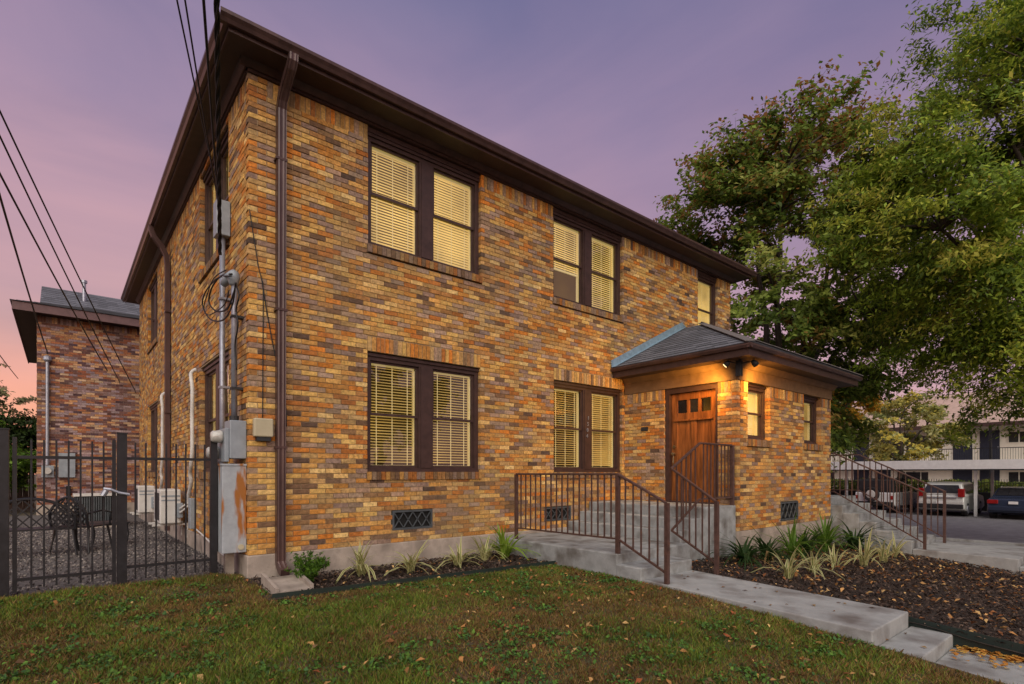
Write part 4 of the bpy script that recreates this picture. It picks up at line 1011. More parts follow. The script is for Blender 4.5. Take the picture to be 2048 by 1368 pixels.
def tree(name, base, label, cat, group, trunk_h, lean, crown_c, crown_r, tips, per, leaf, pal, weights, seed, clump=.7, droop=.3, trunk_r=.25, topred=None, shell=.35, leaf_mat='leaf', inner=.25, twigs=7, twl=.9):
    rs = np.random.RandomState(seed); rr = random.Random(seed)
    t = thing(name, base, label, cat, group); b = Vector(base)
    mb = MB(); top = b+Vector((lean[0], lean[1], trunk_h))
    n = 6; tr = [b.lerp(top, i/n)+Vector((rr.uniform(-.08,.08), rr.uniform(-.08,.08), 0))*(i > 0) for i in range(n+1)]
    mb.tube(tr, [trunk_r*(1.25-.55*i/n) for i in range(n+1)], 10)
    cc = Vector(crown_c)
    # main limbs fan out from the trunk top, boughs leave the limbs, twigs leave the boughs
    limbs = []; nl = 7
    for k in range(nl):
        a = 2*math.pi*k/nl+rr.uniform(-.3,.3); up = (.15, .75, .45)[k % 3]
        e = cc+Vector((math.cos(a)*crown_r[0]*.62*(1.15-up), math.sin(a)*crown_r[1]*.62*(1.15-up), crown_r[2]*(up*1.15-.30)))
        pts = [top.lerp(e, f/6)+Vector((rr.uniform(-.12,.12), rr.uniform(-.12,.12), .35*math.sin(math.pi*f/6)))*(f > 0) for f in range(7)]
        mb.tube(pts, [trunk_r*.55*(1-.82*f/6)+.015 for f in range(7)], 7, cap=False); limbs += pts[1:]
    C, CI, NN = [], [], []
    LV = [Vector(p) for p in limbs]; ti = 0
    while ti < tips:
        v = rs.normal(size=3); v /= np.linalg.norm(v); r = shell+(1-shell)*rs.rand()**.5
        lump = .74+.42*vnoise(np.array([math.atan2(v[1], v[0])*1.9+10]), np.array([v[2]*3.2+5]), seed)[0]
        p = Vector((v[0]*crown_r[0]*r*lump, v[1]*crown_r[1]*r*lump, v[2]*crown_r[2]*r*lump))+cc
        s = min(LV, key=lambda q: (q-p).length+rr.random()*.5+max(0, q.z-p.z)*.5)
        mid = s.lerp(p, .5)+Vector((rr.uniform(-.15,.15), rr.uniform(-.15,.15), .12*(p-s).length))
        pts = [s, s.lerp(mid, .5)+Vector((0,0,.05)), mid, mid.lerp(p, .55)+Vector((0,0,.05)), p]
        L_ = (p-s).length; mb.tube(pts, [.016*L_**.8+.012, .012*L_**.8+.009, .008*L_**.7+.007, .010, .005], 5, cap=False)
        for w in range(twigs):
            f = rr.uniform(.35, 1.0); o = mid.lerp(p, (f-.5)*2) if f > .5 else s.lerp(mid, f*2)
            outw = (o-cc); outw = Vector((outw.x/crown_r[0], outw.y/crown_r[1], outw.z/crown_r[2])).normalized()
            dirv = (outw*.8+Vector((rr.gauss(0,.6), rr.gauss(0,.6), rr.gauss(0,.35)-droop*.35))).normalized(); ln = twl*clump*rr.uniform(.6,1.3)
            e = o+dirv*ln-Vector((0,0,droop*.18*ln)); mb.tube([o, o.lerp(e,.5)+Vector((0,0,.04)), e], [.007,.005,.003], 3, cap=False)
            m = int(per*rr.uniform(.6, 1.3)); al = rs.rand(m,1)**.75
            cpt = np.array(o)[None,:]*(1-al)+np.array(e)[None,:]*al+np.clip(rs.normal(size=(m,3)),-1.6,1.6)*np.array([.17,.17,.09])*clump*(.6+.6*al)
            C.append(cpt); CI += [ti]*m; nv = np.array(outw)*.55+np.array([0,0,.75]); NN.append(np.repeat((nv/np.linalg.norm(nv))[None,:], m, 0))
        ti += 1
    mb.build('trunk', M['bark'], t, smooth=True, fixn=False)
    C = np.concatenate(C); CI = np.array(CI); NN = np.concatenate(NN); n = len(C)
    V = leaf_quads(C, rs, leaf[0], leaf[1], droop, nrm=NN)
    P = np.array(pal); idx = rs.choice(len(P), n, p=np.array(weights)/sum(weights)); cl = rs.choice(len(P), tips, p=np.array(weights)/sum(weights))
    use = rs.rand(n) < .6; idx[use] = cl[CI[use]]
    cols = P[idx]*(.8+.6*rs.rand(n,1))
    if topred is not None:
        hz = (C[:,2]-(crown_c[2]-crown_r[2]))/(2*crown_r[2]); pr = np.clip((hz-topred[0])/(1-topred[0]), 0, 1)*topred[1]*(.4+1.2*vnoise(C[:,0]*.7, C[:,2]*.7, seed+3))
        rmask = rs.rand(n) < pr; cols[rmask] = np.array(topred[2])*(.7+.6*rs.rand(rmask.sum(),1))
    np_mesh('crown', V, 4, cols, M[leaf_mat], t, None, base)
    return t
G1 = [lin(104,124,50), lin(120,140,58), lin(138,154,68), lin(76,96,40), lin(148,152,74), lin(146,120,62)]
tree('oak_tree', (18.6, 2.0, -.6), 'tall rounded oak with russet leaves near its top, rising behind the entry roof', 'tree', None, 2.6, (.1,.0), (18.4,2.1,7.9), (5.5,5.5,7.1), 290, 54, (.185,.10), G1, [8,8,5,6,3,1.5], 101, clump=1.0, droop=.2, trunk_r=.26, topred=(.55,.5,lin(150,108,58)), twigs=8)
G2 = [lin(134,156,52), lin(150,168,60), lin(170,178,68), lin(108,132,48), lin(186,184,80), lin(90,112,44)]
tree('shade_tree', (20.6, -7.4, -.55), 'big leafy yellow green tree with drooping sprays overhanging the parking lot', 'tree', None, 3.4, (-.7,.6), (18.0,-4.8,8.35), (4.8,4.8,6.3), 285, 70, (.155,.056), G2, [8,8,5,7,3,5], 102, clump=1.0, droop=.8, trunk_r=.24, twigs=8)
tree('yellow_tree', tuple(pxd(1800, 946, 33.5).to_2d())+(-.75,), 'small green tree with warm light painted yellow into its leaves, above the white carport roof', 'tree', None, 2.6, (0,0), tuple(pxd(1803, 862, 33.5)), (3.2,3.2,2.0), 60, 36, (.22,.12), [lin(198,182,84), lin(176,168,90), lin(150,156,92), lin(168,166,112), lin(130,138,84)], [5,6,7,6,5], 103, clump=.8, trunk_r=.14, twigs=6)  # yellow leaf colours stand in for warm light on the crown
gb = pxd(1628, 946, 25.0); gc_ = pxd(1692, 800, 25.0)
tree('porch_lit_foliage', (gb.x, gb.y, -.7), 'golden foliage coloured like an oak branch in porch light, under the corner of the entry roof', 'tree', None, 3.6, tuple((gc_-gb).to_2d()*.35), tuple(gc_), (1.15,1.15,1.1), 34, 34, (.18,.11), [lin(214,174,60), lin(196,156,56), lin(150,150,66)], [5,5,6], 104, clump=.55, trunk_r=.12, twigs=6)  # added tree; gold leaf colour imitates porch light on a low oak branch
for (x, y, lab, sd_) in ((10.5,-17.5,'broad street tree across the lawn, mirrored in the front windows',111), (20,-17,'second street tree further along the kerb, mirrored in the upper windows',112)):
    tree('street_tree', (x, y, -.4), lab, 'tree', 'street trees opposite the house', 3.0, (0,0), (x,y,7.0), (4.6,4.6,4.2), 60, 30, (.34,.2), G1, [8,8,5,6,3,1.5], sd_, clump=1.2, trunk_r=.28, twigs=6)
tree('pale_tree', (-6.2, 27, .1), 'pale thinly leaved tree far behind the neighbour house', 'tree', None, 2.4, (0,0), (-5.6,27,4.2), (2.9,2.9,2.7), 40, 26, (.22,.12), [lin(150,140,104), lin(128,128,90), lin(165,140,110)], [5,5,4], 105, clump=.8, trunk_r=.15, twigs=6)
tree('green_shrub', (-3.75, 16.6, .1), 'bright green bushy shrub beside the neighbour house', 'shrub', None, .8, (0,0), (-3.65,16.4,1.75), (1.2,1.1,1.15), 60, 40, (.12,.07), [lin(92,124,44), lin(74,104,38), lin(116,146,58)], [6,6,4], 106, clump=.45, trunk_r=.06, twigs=6)
tree('dark_shrub', (-3.3, 19.5, .1), 'darker green tall shrub rising behind the bright green one', 'shrub', None, 1.2, (0,0), (-3.45,19.4,2.6), (1.4,1.1,1.4), 60, 40, (.13,.07), [lin(48,66,30), lin(40,56,26), lin(60,80,36)], [6,6,4], 107, clump=.5, trunk_r=.06, twigs=6)

# ------------------------------------------------------------------ bed plants
def blade_mesh(ln, wd, bend, col1, col2):
    mb = MB(); n = 5; prev = None
    for i in range(n+1):
        t = i/n; w = wd*(1-t**2.2)*(.55+.9*min(1, t*3)) if t < 1 else .0008
        x = ln*t*math.sin(bend*t); z = ln*t*math.cos(bend*t*1.15)
        cur = ((x, -w, z), (x, -w*.30, z-.002), (x, w*.30, z-.002), (x, w, z))
        if prev:
            mb.quad(prev[0], cur[0], cur[1], prev[1], col2); mb.quad(prev[1], cur[1], cur[2], prev[2], col1); mb.quad(prev[2], cur[2], cur[3], prev[3], col2)
        prev = cur
    o = mb.build('leaf', M['leaf'], None, world=False); me = o.data; bpy.data.objects.remove(o); return me
pale = [blade_mesh(1, .042, b, lin(112,128,60), lin(196,190,140)) for b in (.35,.7,1.1,1.5)]
greenb = [blade_mesh(1, .05, b, lin(66,98,30), lin(92,124,44)) for b in (.3,.6,.95,1.3)]
darkb = [blade_mesh(1, .055, b, lin(38,58,30), lin(52,76,38)) for b in (.5,.9,1.3,1.6)]
brightb = [blade_mesh(1, .055, b, lin(104,138,40), lin(140,166,66)) for b in (.2,.45,.8,1.1)]
deadb = [blade_mesh(1, .035, b, lin(120,92,58), lin(150,120,80)) for b in (1.5,1.9)]
def plant(x, y, h, meshes, n, label, cat='plant', group=None, seed=0, name='strap_leaf_plant', spread=1.0, dz=.01):
    wf = .55 if meshes in (darkb, greenb) else .85
    rr = random.Random(seed); z = Hs(x, y)+dz
    t = thing(name, (x, y, z), label, cat, group)
    for k in range(n):
        me = rr.choice(meshes) if rr.random() > .06 else rr.choice(deadb); o = bpy.data.objects.new('leaf', me); COL.objects.link(o); o.parent = t
        o.location = (rr.uniform(-.04,.04)*spread, rr.uniform(-.04,.04)*spread, 0)
        s = 1.2*h*rr.uniform(.6, 1.12); o.scale = (s*spread, s*wf*1.05*(.3/max(h,.2))**.3, s*rr.uniform(.8,1.05)); o.rotation_euler = (rr.uniform(-.15,.15), rr.uniform(-.1,.25), 2*math.pi*k/n+rr.uniform(-.35,.35))
    return t
def bush(x, y, r, h, pal, label, seed, name='fern_bush', n=34, cat='plant'):
    rs = np.random.RandomState(seed); z = Hs(x, y)+.01
    t = thing(name, (x, y, z), label, cat); mb = MB(); C = []; D = []
    rr = random.Random(seed)
    for k in range(n):
        a = rr.uniform(0, 2*math.pi); el = rr.uniform(.15, 1.0); e = Vector((math.cos(a)*r*math.cos(el*1.4), math.sin(a)*r*math.cos(el*1.4), h*(.35+.65*math.sin(el*1.5))*rr.uniform(.8,1.1)))
        mid = e*.5+Vector((0,0,h*.12)); pts = [Vector((0,0,0)), mid, e]
        mb.tube([(p.x, p.y, p.z) for p in pts], [.004,.003,.0015], 4, cap=False)
        for i in range(46):
            f = .12+.88*rr.random(); p = (mid*2*f if f < .5 else mid.lerp(e, (f-.5)*2)); C.append((p.x+rr.gauss(0,.018), p.y+rr.gauss(0,.018), p.z+rr.gauss(0,.014)))
    st = mb.build('stem', M['bark'], t, world=False, fixn=False)
    C = np.array(C); V = leaf_quads(C, rs, .055, .018, -.4)
    P = np.array(pal); cols = P[rs.randint(0, len(P), len(C))]*(.7+.6*rs.rand(len(C),1))
    np_mesh('foliage', V, 4, cols, M['leaf'], t, 'stuff')
    return t
bush(.50, -.62, .27, .40, [lin(80,116,36), lin(100,136,46), lin(60,92,30)], 'bright green ferny bush in the bed beside the splash block', 201)
plant(1.23, -.52, .46, pale, 30, 'pale striped strap leaf plant beside the green ferny bush', group='front bed plants', seed=1)
plant(1.82, -.74, .44, pale, 30, 'wide low pale striped plant under the lattice vent in the front bed', group='front bed plants', seed=2, spread=1.25)
plant(2.60, -.74, .42, pale, 26, 'sparse pale striped plant with a long leaf trailing over the mulch', group='front bed plants', seed=3, spread=1.25)
plant(3.17, -.62, .44, pale, 24, 'pale striped plant just beside the bright green sword fern', group='front bed plants', seed=4)
plant(3.52, -.66, .52, brightb, 46, 'bright green sword fern beside the low concrete platform', seed=5, name='sword_fern', spread=1.1)
plant(5.86, -3.93, .50, pale, 20, 'big pale striped plant at the walkway edge of the mulch bed', group='mulch bed plants', seed=11)
plant(6.75, -3.92, .46, pale, 20, 'pale striped plant with a broad fan of leaves, next in line after the walkway one', group='mulch bed plants', seed=12, spread=1.1)
plant(7.75, -3.86, .42, pale, 14, 'thin pale striped plant, middle one of the row in the mulch bed', group='mulch bed plants', seed=13)
plant(8.55, -4.02, .60, pale, 18, 'tallest pale striped plant of the row in the mulch bed', group='mulch bed plants', seed=14)
plant(9.55, -4.02, .50, pale, 18, 'drooping pale striped plant, last but one before the far stairs', group='mulch bed plants', seed=15, spread=1.2)
plant(10.55, -3.92, .48, pale, 18, 'dense pale striped plant at the foot of the far stairs', group='mulch bed plants', seed=16)
plant(8.0, -3.1, .66, greenb, 60, 'mid green grassy clump against the entry wall', seed=21, name='liriope_clump', group='green clumps by the entry')
plant(8.75, -3.0, .58, darkb, 70, 'dark green grassy clump under the lattice vent of the entry', seed=22, name='liriope_clump', group='green clumps by the entry')
plant(9.65, -3.0, .78, greenb, 64, 'bright green grassy clump below the far entry window', seed=23, name='liriope_clump', group='green clumps by the entry')
plant(6.5, -3.0, .56, darkb, 70, 'dark arching sago palm beside the entry stairs', seed=24, name='sago_palm', spread=1.2)
plant(7.3, -3.0, .56, darkb, 70, 'dark arching sago palm at the entry corner', seed=25, name='sago_palm', spread=1.2)
plant(10.9, -3.1, .72, darkb, 70, 'dark arching sago palm at the far end of the entry wall', seed=26, name='sago_palm', spread=1.2)

# ------------------------------------------------------------------ grass, mulch, gravel, fallen leaves
def scatter(n, x0, x1, y0, y1, rs, ok, bias=None):
    X = rs.uniform(x0, x1, n); Y = rs.uniform(y0, y1, n); m = ok(X, Y); return X[m], Y[m]
rs = np.random.RandomState(31)
def lawn_ok(X, Y): return np.where(X < 0, Y < .28, (Y < bed_y(X)-.02) & (X < 3.86))
X, Y = scatter(470000, -4.2, 3.88, -7.0, .28, rs, lambda a, b: lawn_ok(a, b) & (((b > -5.6) | (a > 1.5))))
dist = np.hypot(X-CAM[0], Y-CAM[1]); keep = rs.rand(len(X)) < np.clip(1.25-dist*.06, .35, 1); X, Y = X[keep], Y[keep]
n = len(X)
pt = .55*vnoise(X*.9, Y*.9, 1)+.3*vnoise(X*2.7, Y*2.7, 2)+.15*vnoise(X*8, Y*8, 3)
green = np.clip(.5+(pt-.5)*2.6 + np.clip((-.3-X)*.08, -.2, .25), 0, 1)
hgt = (.016+.034*rs.rand(n))*(.55+.95*vnoise(X*5, Y*5, 9))*(.85+.45*green); wd = .0035+.003*rs.rand(n)
ang = rs.uniform(0, 2*np.pi, n); lean = rs.normal(0, .6, (n,2))*hgt[:,None]
Z = H(X, Y)-.004
B = np.stack([X, Y, Z], 1); sv = np.stack([np.cos(ang), np.sin(ang), 0*ang], 1)*wd[:,None]
tip = B+np.concatenate([lean, hgt[:,None]], 1)
V = np.stack([B-sv, B+sv, tip], 1).reshape(-1,3)
gc = np.array([lin(92,112,34), lin(106,126,40), lin(120,134,54), lin(80,104,44)])[rs.randint(0,4,n)]
bc = np.array([lin(132,104,60), lin(116,86,52), lin(148,120,76), lin(104,80,48)])[rs.randint(0,4,n)]
sel = rs.rand(n) < (.14+.66*green); cols = np.where(sel[:,None], gc, bc)*(.6+.6*rs.rand(n,1))*(.55+.75*(.5*vnoise(X*6, Y*6, 21)+.5*vnoise(X*1.7, Y*1.7, 22)))[:,None]*np.array([1.12,1.12,1.02])
g = np_mesh('grass', V, 3, cols, M['grassm'], None, 'stuff'); tag(g, 'short patchy green and brown lawn grass', 'grass')
def flat_leaves(name, X, Y, dz, size, pal, label, cat, tilt=.35, ar=.55):
    n = len(X); C = np.stack([X, Y, H(X, Y)+dz], 1); a = rs.uniform(0, 2*np.pi, n); s = size*(.55+.9*rs.rand(n))
    d = np.stack([np.cos(a), np.sin(a), rs.normal(0, tilt, n)], 1)*s[:,None]/2; e = np.stack([-np.sin(a), np.cos(a), rs.normal(0, tilt, n)], 1)*(s*ar)[:,None]/2
    up = np.zeros((n,3)); up[:,2] = s*.18
    V = np.stack([C-d, C-d*.1+e+up, C+d, C-d*.1-e+up*.6], 1).reshape(-1,3)
    P = np.array(pal); cols = P[rs.randint(0, len(P), n)]*(.65+.7*rs.rand(n,1))
    return tag(np_mesh(name, V, 4, cols, M['litter'], None, 'stuff'), label, cat)
TAN = [lin(168,120,70), lin(186,142,88), lin(140,92,54), lin(120,76,46), lin(196,160,104)]
X, Y = scatter(2300, -4.2, 3.86, -5.8, .2, rs, lawn_ok); k = rs.rand(len(X)) < (.25+.75*ss(-2, 3, X)); X, Y = X[k], Y[k]
flat_leaves('fallen_leaves', X, Y, .030, .050, TAN+[lin(150,84,50), lin(110,84,60)], 'tan fallen leaves scattered over the lawn', 'leaves')
cxw, cyw = scatter(900, -4.2, 3.8, -5.6, .1, rs, lawn_ok); k = vnoise(cxw*.8, cyw*.8, 14) > .42; cxw, cyw = cxw[k], cyw[k]
Xw = np.repeat(cxw, 26)+rs.normal(0, .055, len(cxw)*26); Yw = np.repeat(cyw, 26)+rs.normal(0, .055, len(cxw)*26); k = lawn_ok(Xw, Yw); Xw, Yw = Xw[k], Yw[k]
flat_leaves('lawn_weeds', Xw, Yw, .030, .026, [lin(70,102,40), lin(86,120,46), lin(62,92,48)], 'low clover patches growing through the lawn', 'weeds', .5, .9)
def m1(X, Y): return (Y > bed_y(X)+.02) & (Y < -.04)
def m2(X, Y): return ~((X < 5.02) | ((X < VX1+.03) & (X > 7.25) & (Y > VY)) | ((X < 7.3) & (Y > -2.42)) | ((X > 11.55) & (Y > -5.55)))
CH = [lin(70,56,48), lin(56,45,40), lin(88,72,62), lin(46,38,35), lin(106,88,76)]
Xa, Ya = scatter(5200, 0, 3.84, -1.5, -.04, rs, m1); Xb, Yb = scatter(34000, 5.0, 12.0, -8.0, -.2, rs, m2)
X, Y = np.concatenate([Xa, Xb]), np.concatenate([Ya, Yb])
flat_leaves('mulch_chips', X, Y, .032, .048, CH, 'dark brown shredded bark mulch in the planting beds', 'mulch', .5, .35)
X, Y = scatter(1500, 5.0, 11.6, -8.0, -2.6, rs, m2); flat_leaves('fallen_leaves', X, Y, .050, .058, TAN, 'tan fallen leaves on the dark mulch bed', 'leaves')
X, Y = scatter(90, 0.2, 3.8, -1.5, -.1, rs, m1); flat_leaves('fallen_leaves', X, Y, .055, .05, TAN, 'few tan leaves in the front planting bed', 'leaves')
n = 26; X = rs.uniform(3.92, 4.95, n); Y = rs.uniform(-6.6, -3.1, n)
C = np.where(Y > -5.53, .0-(-3.013-Y)*.035, np.where(Y > -5.885, -.247, -.377))
V = []; 
for x, y, z in zip(X, Y, C):
    a = rs.uniform(0, 6.28); s = .018+.02*rs.rand(); d = np.array([math.cos(a), math.sin(a), 0])*s; e = np.array([-math.sin(a), math.cos(a), 0])*s*.5; c = np.array([x, y, z+.008])
    V += [c-d, c+e+[0,0,.01], c+d, c-e+[0,0,.006]]
tag(np_mesh('fallen_leaves', np.array(V), 4, np.array(TAN)[rs.randint(0,5,n)]*.55, M['litter'], None, 'stuff'), 'few brown leaf scraps lying on the concrete walkway', 'leaves')
X = rs.uniform(4.45, 5.02, 260); X = 5.02-(5.02-X)**1.0*rs.rand(260)**1.5; Y = rs.uniform(-6.9, -5.92, 260)
V = []
for x, y in zip(X, Y):
    a = rs.uniform(0, 6.28); s = .022+.02*rs.rand(); d = np.array([math.cos(a), math.sin(a), .2])*s; e = np.array([-math.sin(a), math.cos(a), -.1])*s*.6; c = np.array([x, y, -.372-(-5.9-y)*.016+.006+.03*rs.rand()])
    V += [c-d, c+e+[0,0,.01], c+d, c-e+[0,0,.006]]
tag(np_mesh('fallen_leaves', np.array(V), 4, np.array([lin(196,140,60), lin(180,120,50), lin(206,166,84)])[rs.randint(0,3,len(X))], M['litter'], None, 'stuff'), 'drift of golden leaves against the dark edging on the lower walkway', 'leaves')
# gravel stones (small octahedra-like)
def yard_ok(X, Y): return (Y > .34) & (X < -.04)
X, Y = scatter(9000, -3.6, -.04, .34, 10, rs, yard_ok); n = len(X)
s = .010+.016*rs.rand(n); C = np.stack([X, Y, H(X, Y)+s*.4], 1); ax_ = rs.normal(size=(n,3)); ax_ /= np.linalg.norm(ax_,axis=1)[:,None]
ay_ = np.cross(ax_, rs.normal(size=(n,3))); ay_ /= np.linalg.norm(ay_,axis=1)[:,None]; az_ = np.cross(ax_, ay_)
p = [C+ax_*s[:,None], C-ax_*s[:,None], C+ay_*s[:,None]*.8, C-ay_*s[:,None]*.8, C+az_*s[:,None]*.6, C-az_*s[:,None]*.6]
tri = [(0,2,4),(2,1,4),(1,3,4),(3,0,4),(2,0,5),(1,2,5),(3,1,5),(0,3,5)]
V = np.stack([np.stack([p[i] for i in t3], 1) for t3 in tri], 1).reshape(-1,3)
cols = np.repeat(np.array([lin(110,102,100), lin(86,80,80), lin(136,128,122), lin(70,64,64)])[rs.randint(0,4,n)], 8, 0)
tag(np_mesh('gravel', V, 3, cols, M['chip'], None, 'stuff'), 'grey gravel covering the fenced side yard', 'gravel')

# ------------------------------------------------------------------ parking lot, carport, apartments, cars
LZ = -.75
apt = thing('apartment_building', (48, 4, LZ), 'long cream two storey apartment building with navy doors and a balcony behind the carport', 'building')
AX0 = 48.0
mb = MB(); mb.box(AX0, AX0+9, -22, 26, LZ-.3, 4.62); mb.build('wall', M['stucco'], apt)
mb = MB(); mb.prism([(AX0-1.5,4.66),(AX0+4.5,7.6),(AX0+10.5,4.66),(AX0+10.5,4.60),(AX0-1.5,4.60)], -23, 27, 'y'); mb.build('roof', M['aptroof'], apt)
mb = MB(); mb.box(AX0-1.56, AX0-1.50, -23, 27, 4.52, 4.78); mb.build('fascia', M['trim'], apt)
mb = MB(); mb.box(AX0-1.35, AX0-.003, -22, 26, 1.85, 2.05); mb.build('balcony', M['stucco'], apt)
brl = MB(); brl.box(AX0-1.34, AX0-1.30, -22, 12, 3.02, 3.07)
for y in np.arange(-10, 12, .13): brl.box(AX0-1.33, AX0-1.31, y-.009, y+.009, 2.05, 3.02)
brl.build('balcony_railing', M['iron'], apt, kind='stuff', fixn=False)
for y in (-18, -12, -6, 0.25, 6.2, 12.2, 18):
    mb = MB(); mb.box(AX0-1.30, AX0-1.16, y-.07, y+.07, LZ, 4.59); mb.build('balcony_post', M['iron'], apt)
dy = []
for k in range(-2, 3):
    yo = k*6.4
    for (ya_, yb_) in ((1.42, 2.50), (-.05, 1.0)):
        for (za_, zb_) in ((2.05, 4.32), (LZ+.05, 1.58)):
            mb = MB(); mb.box(AX0-.05, AX0-.003, ya_+yo, yb_+yo, za_, zb_); d = mb.build('door', M['aptdoor'], apt)
            if abs(k) < 2: mb = MB(); mb.box(AX0-.09, AX0-.052, ya_+yo+.06, ya_+yo+.11, za_+1.0, za_+1.15); mb.build('handle', M['conduit'], d)
    for (ya_, yb_) in ((-1.62, -.46), (3.9, 4.9)):
        for zo in (0, -2.72):
            mb = MB(); mb.box(AX0-.06, AX0-.003, ya_+yo, yb_+yo, 3.38+zo, 4.20+zo); wn = mb.build('window', M['stucco'], apt)
            for (p, q) in ((.05, .47), (.53, .95)):
                g = MB(); g.box(AX0-.075, AX0-.062, ya_+yo+(yb_-ya_)*p, ya_+yo+(yb_-ya_)*q, 3.44+zo, 4.14+zo); g.build('pane', M['winglass'], wn)
cp = thing('carport', (33.5, 0, LZ), 'flat white carport roof on thin white posts over the parked cars', 'carport')
mb = MB(); mb.box(31.6, 36.6, -16, 16, 1.56, 1.60); mb.build('roof_deck', M['carport'], cp)
mb = MB(); mb.box(31.54, 31.597, -16, 16, 1.54, 1.98); mb.build('fascia', M['carport'], cp)
mb = MB(); mb.box(31.53, 31.63, -16, 16, 1.48, 1.538); mb.build('edge_trim', M['dark'], cp)
for y in (-13.2, -7.6, -1.45, 4.15, 9.6):
    for x in (32.2, 36.2):
        mb = MB(); mb.box(x-.06, x+.06, y-.06, y+.06, LZ, 1.558); mb.build('post', M['carport'], cp)
hf = thing('iron_fence', (38.2, 0, LZ), 'black iron fence with a clipped hedge row behind the parked cars', 'fence')
mb = MB()
for y in np.arange(-14, 14, .12): mb.box(38.19, 38.21, y-.01, y+.01, LZ, 1.0)
mb.box(38.18, 38.22, -14, 14, .78, .82); mb.box(38.18, 38.22, -14, 14, -.6, -.56); mb.build('pickets', M['iron'], hf, kind='stuff', fixn=False)
hw = thing('retaining_wall', (37.4, 0, LZ), 'low dark wall closing the back of the carport', 'wall')
mb = MB(); mb.box(37.3, 37.5, -14, 14, LZ, .28); mb.build('blockwork', M['dark'], hw)
hs = thing('hedge', (39.2, 0, LZ), 'yellow green clipped hedge behind the carport fence', 'hedge')
n = 9000; C = np.stack([rs.uniform(38.6, 39.8, n), rs.uniform(-12, 12, n), LZ+rs.uniform(.2, 1, n)**.6*1.75*(.8+.35*vnoise(rs.rand(n)*0, rs.rand(n)*0, 1))], 1); C[:,2] += .22*vnoise(C[:,1]*1.3, C[:,1]*0, 4)-.1
np_mesh('foliage', leaf_quads(C, rs, .24, .14, 0), 4, np.array([lin(120,134,58), lin(98,118,50), lin(150,152,76)])[rs.randint(0,3,n)]*(.7+.5*rs.rand(n,1)), M['leaf'], hs, 'stuff', (39.2,0,LZ))
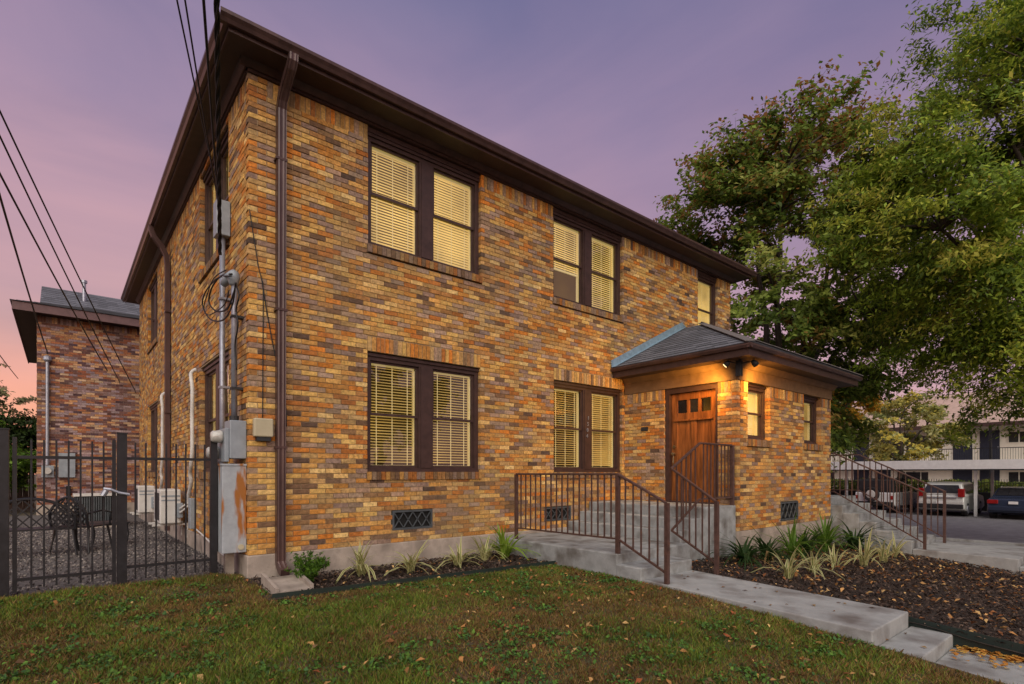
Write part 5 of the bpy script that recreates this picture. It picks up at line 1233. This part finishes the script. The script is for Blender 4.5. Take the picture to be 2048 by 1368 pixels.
# soft far planting so that the lot does not end in bare ground
def car(name, x, y, paint, label, kind, group='cars under the carport'):
    t = thing(name, (x, y, LZ), label, 'car', group)
    suv = kind != 'sedan'; Ln = 4.5; Wd = 1.82
    if kind == 'sedan': low = [(0,.32),(0.02,.62),(.10,.92),(.9,1.02),(1.0,1.02),(3.4,.98),(4.35,.80),(4.55,.55),(4.5,.30),(4.0,.22),(.4,.22)]; up = [(.75,1.0),(1.35,1.40),(2.3,1.45),(2.9,1.36),(3.55,.98)]
    elif kind == 'suv': low = [(0,.36),(0,.70),(.08,1.02),(.5,1.06),(3.3,1.04),(4.4,.92),(4.6,.6),(4.55,.34),(4.1,.26),(.4,.26)]; up = [(.16,1.04),(.42,1.55),(.8,1.66),(2.4,1.66),(2.8,1.58),(3.5,1.03)]
    else: low = [(0,.42),(0,1.08),(3.0,1.10),(3.1,1.06),(4.2,1.0),(4.25,.5),(4.1,.36),(.3,.36)]; up = [(.03,1.08),(.10,1.74),(.5,1.80),(2.5,1.80),(2.9,1.09)]
    def lp(poly, w0, w1, zs):
        mb = MB(); n = len(poly)
        z0, z1 = min(p[1] for p in poly), max(p[1] for p in poly)
        for s in (-1, 1):
            for (a, z) in poly:
                f = (z-z0)/(z1-z0+1e-6); w = w0+(w1-w0)*f
                mb.v.append((a-Ln*0, s*w/2, z))
        mb.f.append(tuple(range(n))); mb.c.append(None); mb.f.append(tuple(n+i for i in reversed(range(n)))); mb.c.append(None)
        for i in range(n):
            j = (i+1) % n; mb.f.append((i, n+i, n+j, j)); mb.c.append(None)
        return mb
    lp(low, Wd, Wd-.06, 0).build('body', paint, t, world=False, bevel=.05)
    cab_m = paint if kind == 'suv' else (paint if kind == 'sedan' else M['dark'])
    lp(up, Wd-.10, Wd-(.42 if kind != 'jeep' else .18), 0).build('cabin', cab_m, t, world=False, bevel=.04)
    # rear glass
    a, b = up[0], up[1]; mb = MB(); w0, w1 = (Wd-.32)/2, (Wd-.58 if kind != 'jeep' else Wd-.42)/2
    A = (a[0]+(b[0]-a[0])*.14-.022, a[1]+(b[1]-a[1])*.14+.016); B = (a[0]+(b[0]-a[0])*.9-.022, a[1]+(b[1]-a[1])*.9+.016)
    mb.quad((A[0],-w0,A[1]),(A[0],w0,A[1]),(B[0],w1,B[1]),(B[0],-w1,B[1])); mb.build('rear_window', M['winglass'], t, world=False)
    for s in (-1, 1):
        mb = MB(); z0, z1 = up[0][1]+.06, max(p[1] for p in up)-.12
        def wy(z): return s*((Wd-.10)/2+((Wd-(.42 if kind != 'jeep' else .18))-(Wd-.10))/2*(z-up[0][1])/(max(p[1] for p in up)-up[0][1])+.012)
        xs_ = (up[0][0]+.45, up[-1][0]-.35); xt = (up[1][0]+.25, up[-2][0]-.1)
        mb.quad((xs_[0],wy(z0),z0),(xs_[1],wy(z0),z0),(xt[1],wy(z1),z1),(xt[0],wy(z1),z1)); mb.build('side_window', M['winglass'], t, world=False)
        mb = MB()
        if kind == 'sedan': mb.box(-.01, .22, s*.52, s*.90, .70, .88)
        elif kind == 'suv': mb.box(-.02, .18, s*.66, s*.90, .95, 1.35)
        else: mb.box(-.03, .06, s*.74, s*.88, .72, .92)
        mb.build('tail_light', TL, t, world=False, bevel=.02)
        for xw in (.78, 3.6):
            mb = MB(); mb.lathe([(.20,-.11),(.33,-.11),(.345,-.06),(.345,.06),(.33,.11),(.20,.11)], (xw, s*(Wd/2-.12), .335), 20, 'y'); wh = mb.build('wheel', M['dark'], t, world=False)
            mb = MB(); mb.lathe([(.05,-.02),(.19,-.015),(.2,.015),(.05,.02)], (xw, s*(Wd/2-.005), .335), 14, 'y'); mb.build('rim', M['conduit'], wh, world=False)
    mb = MB(); mb.box(-.07, .12, -Wd/2+.04, Wd/2-.04, .38, .60); mb.build('bumper', paint if kind == 'sedan' else M['dark'], t, world=False, bevel=.04)
    mb = MB(); mb.box(-.085 if kind != 'sedan' else -.03, -.071 if kind != 'sedan' else .02, -.16, .16, .62 if kind != 'sedan' else .70, .75 if kind != 'sedan' else .82)
    mb.build('number_plate', M['carport'], t, world=False)
    if kind == 'jeep':
        mb = MB(); mb.lathe([(.22,-.16),(.36,-.17),(.38,-.12),(.38,-.02),(.3,0)], (-.03, .10, .98), 24, 'x'); sp = mb.build('spare_wheel', M['dark'], t, world=False)
        mb = MB(); mb.lathe([(.06,-.20),(.20,-.18),(.225,-.165)], (-.03, .10, .98), 16, 'x'); mb.build('rim', M['white'], sp, world=False)
    if kind == 'suv':
        mb = MB(); mb.box(-.012, .03, -.6, .6, .88, .93); mb.build('trim_strip', M['conduit'], t, world=False)
    return t
TL = mat('tail_light_red', (.30,.012,.012), .25, var=.1)
car('parked_jeep', 31.3, 2.55, carpaint('car_white', (.78,.78,.78)), 'white boxy off-roader with a spare wheel on its back door', 'jeep')
car('parked_suv', 31.2, -.30, carpaint('car_silver', (.62,.63,.60)), 'silver hatchback SUV with tall red tail lights under the carport', 'suv')
car('parked_sedan', 31.0, -2.95, carpaint('car_blue', (.028,.038,.07)), 'dark blue sedan parked beside the white carport post', 'sedan')
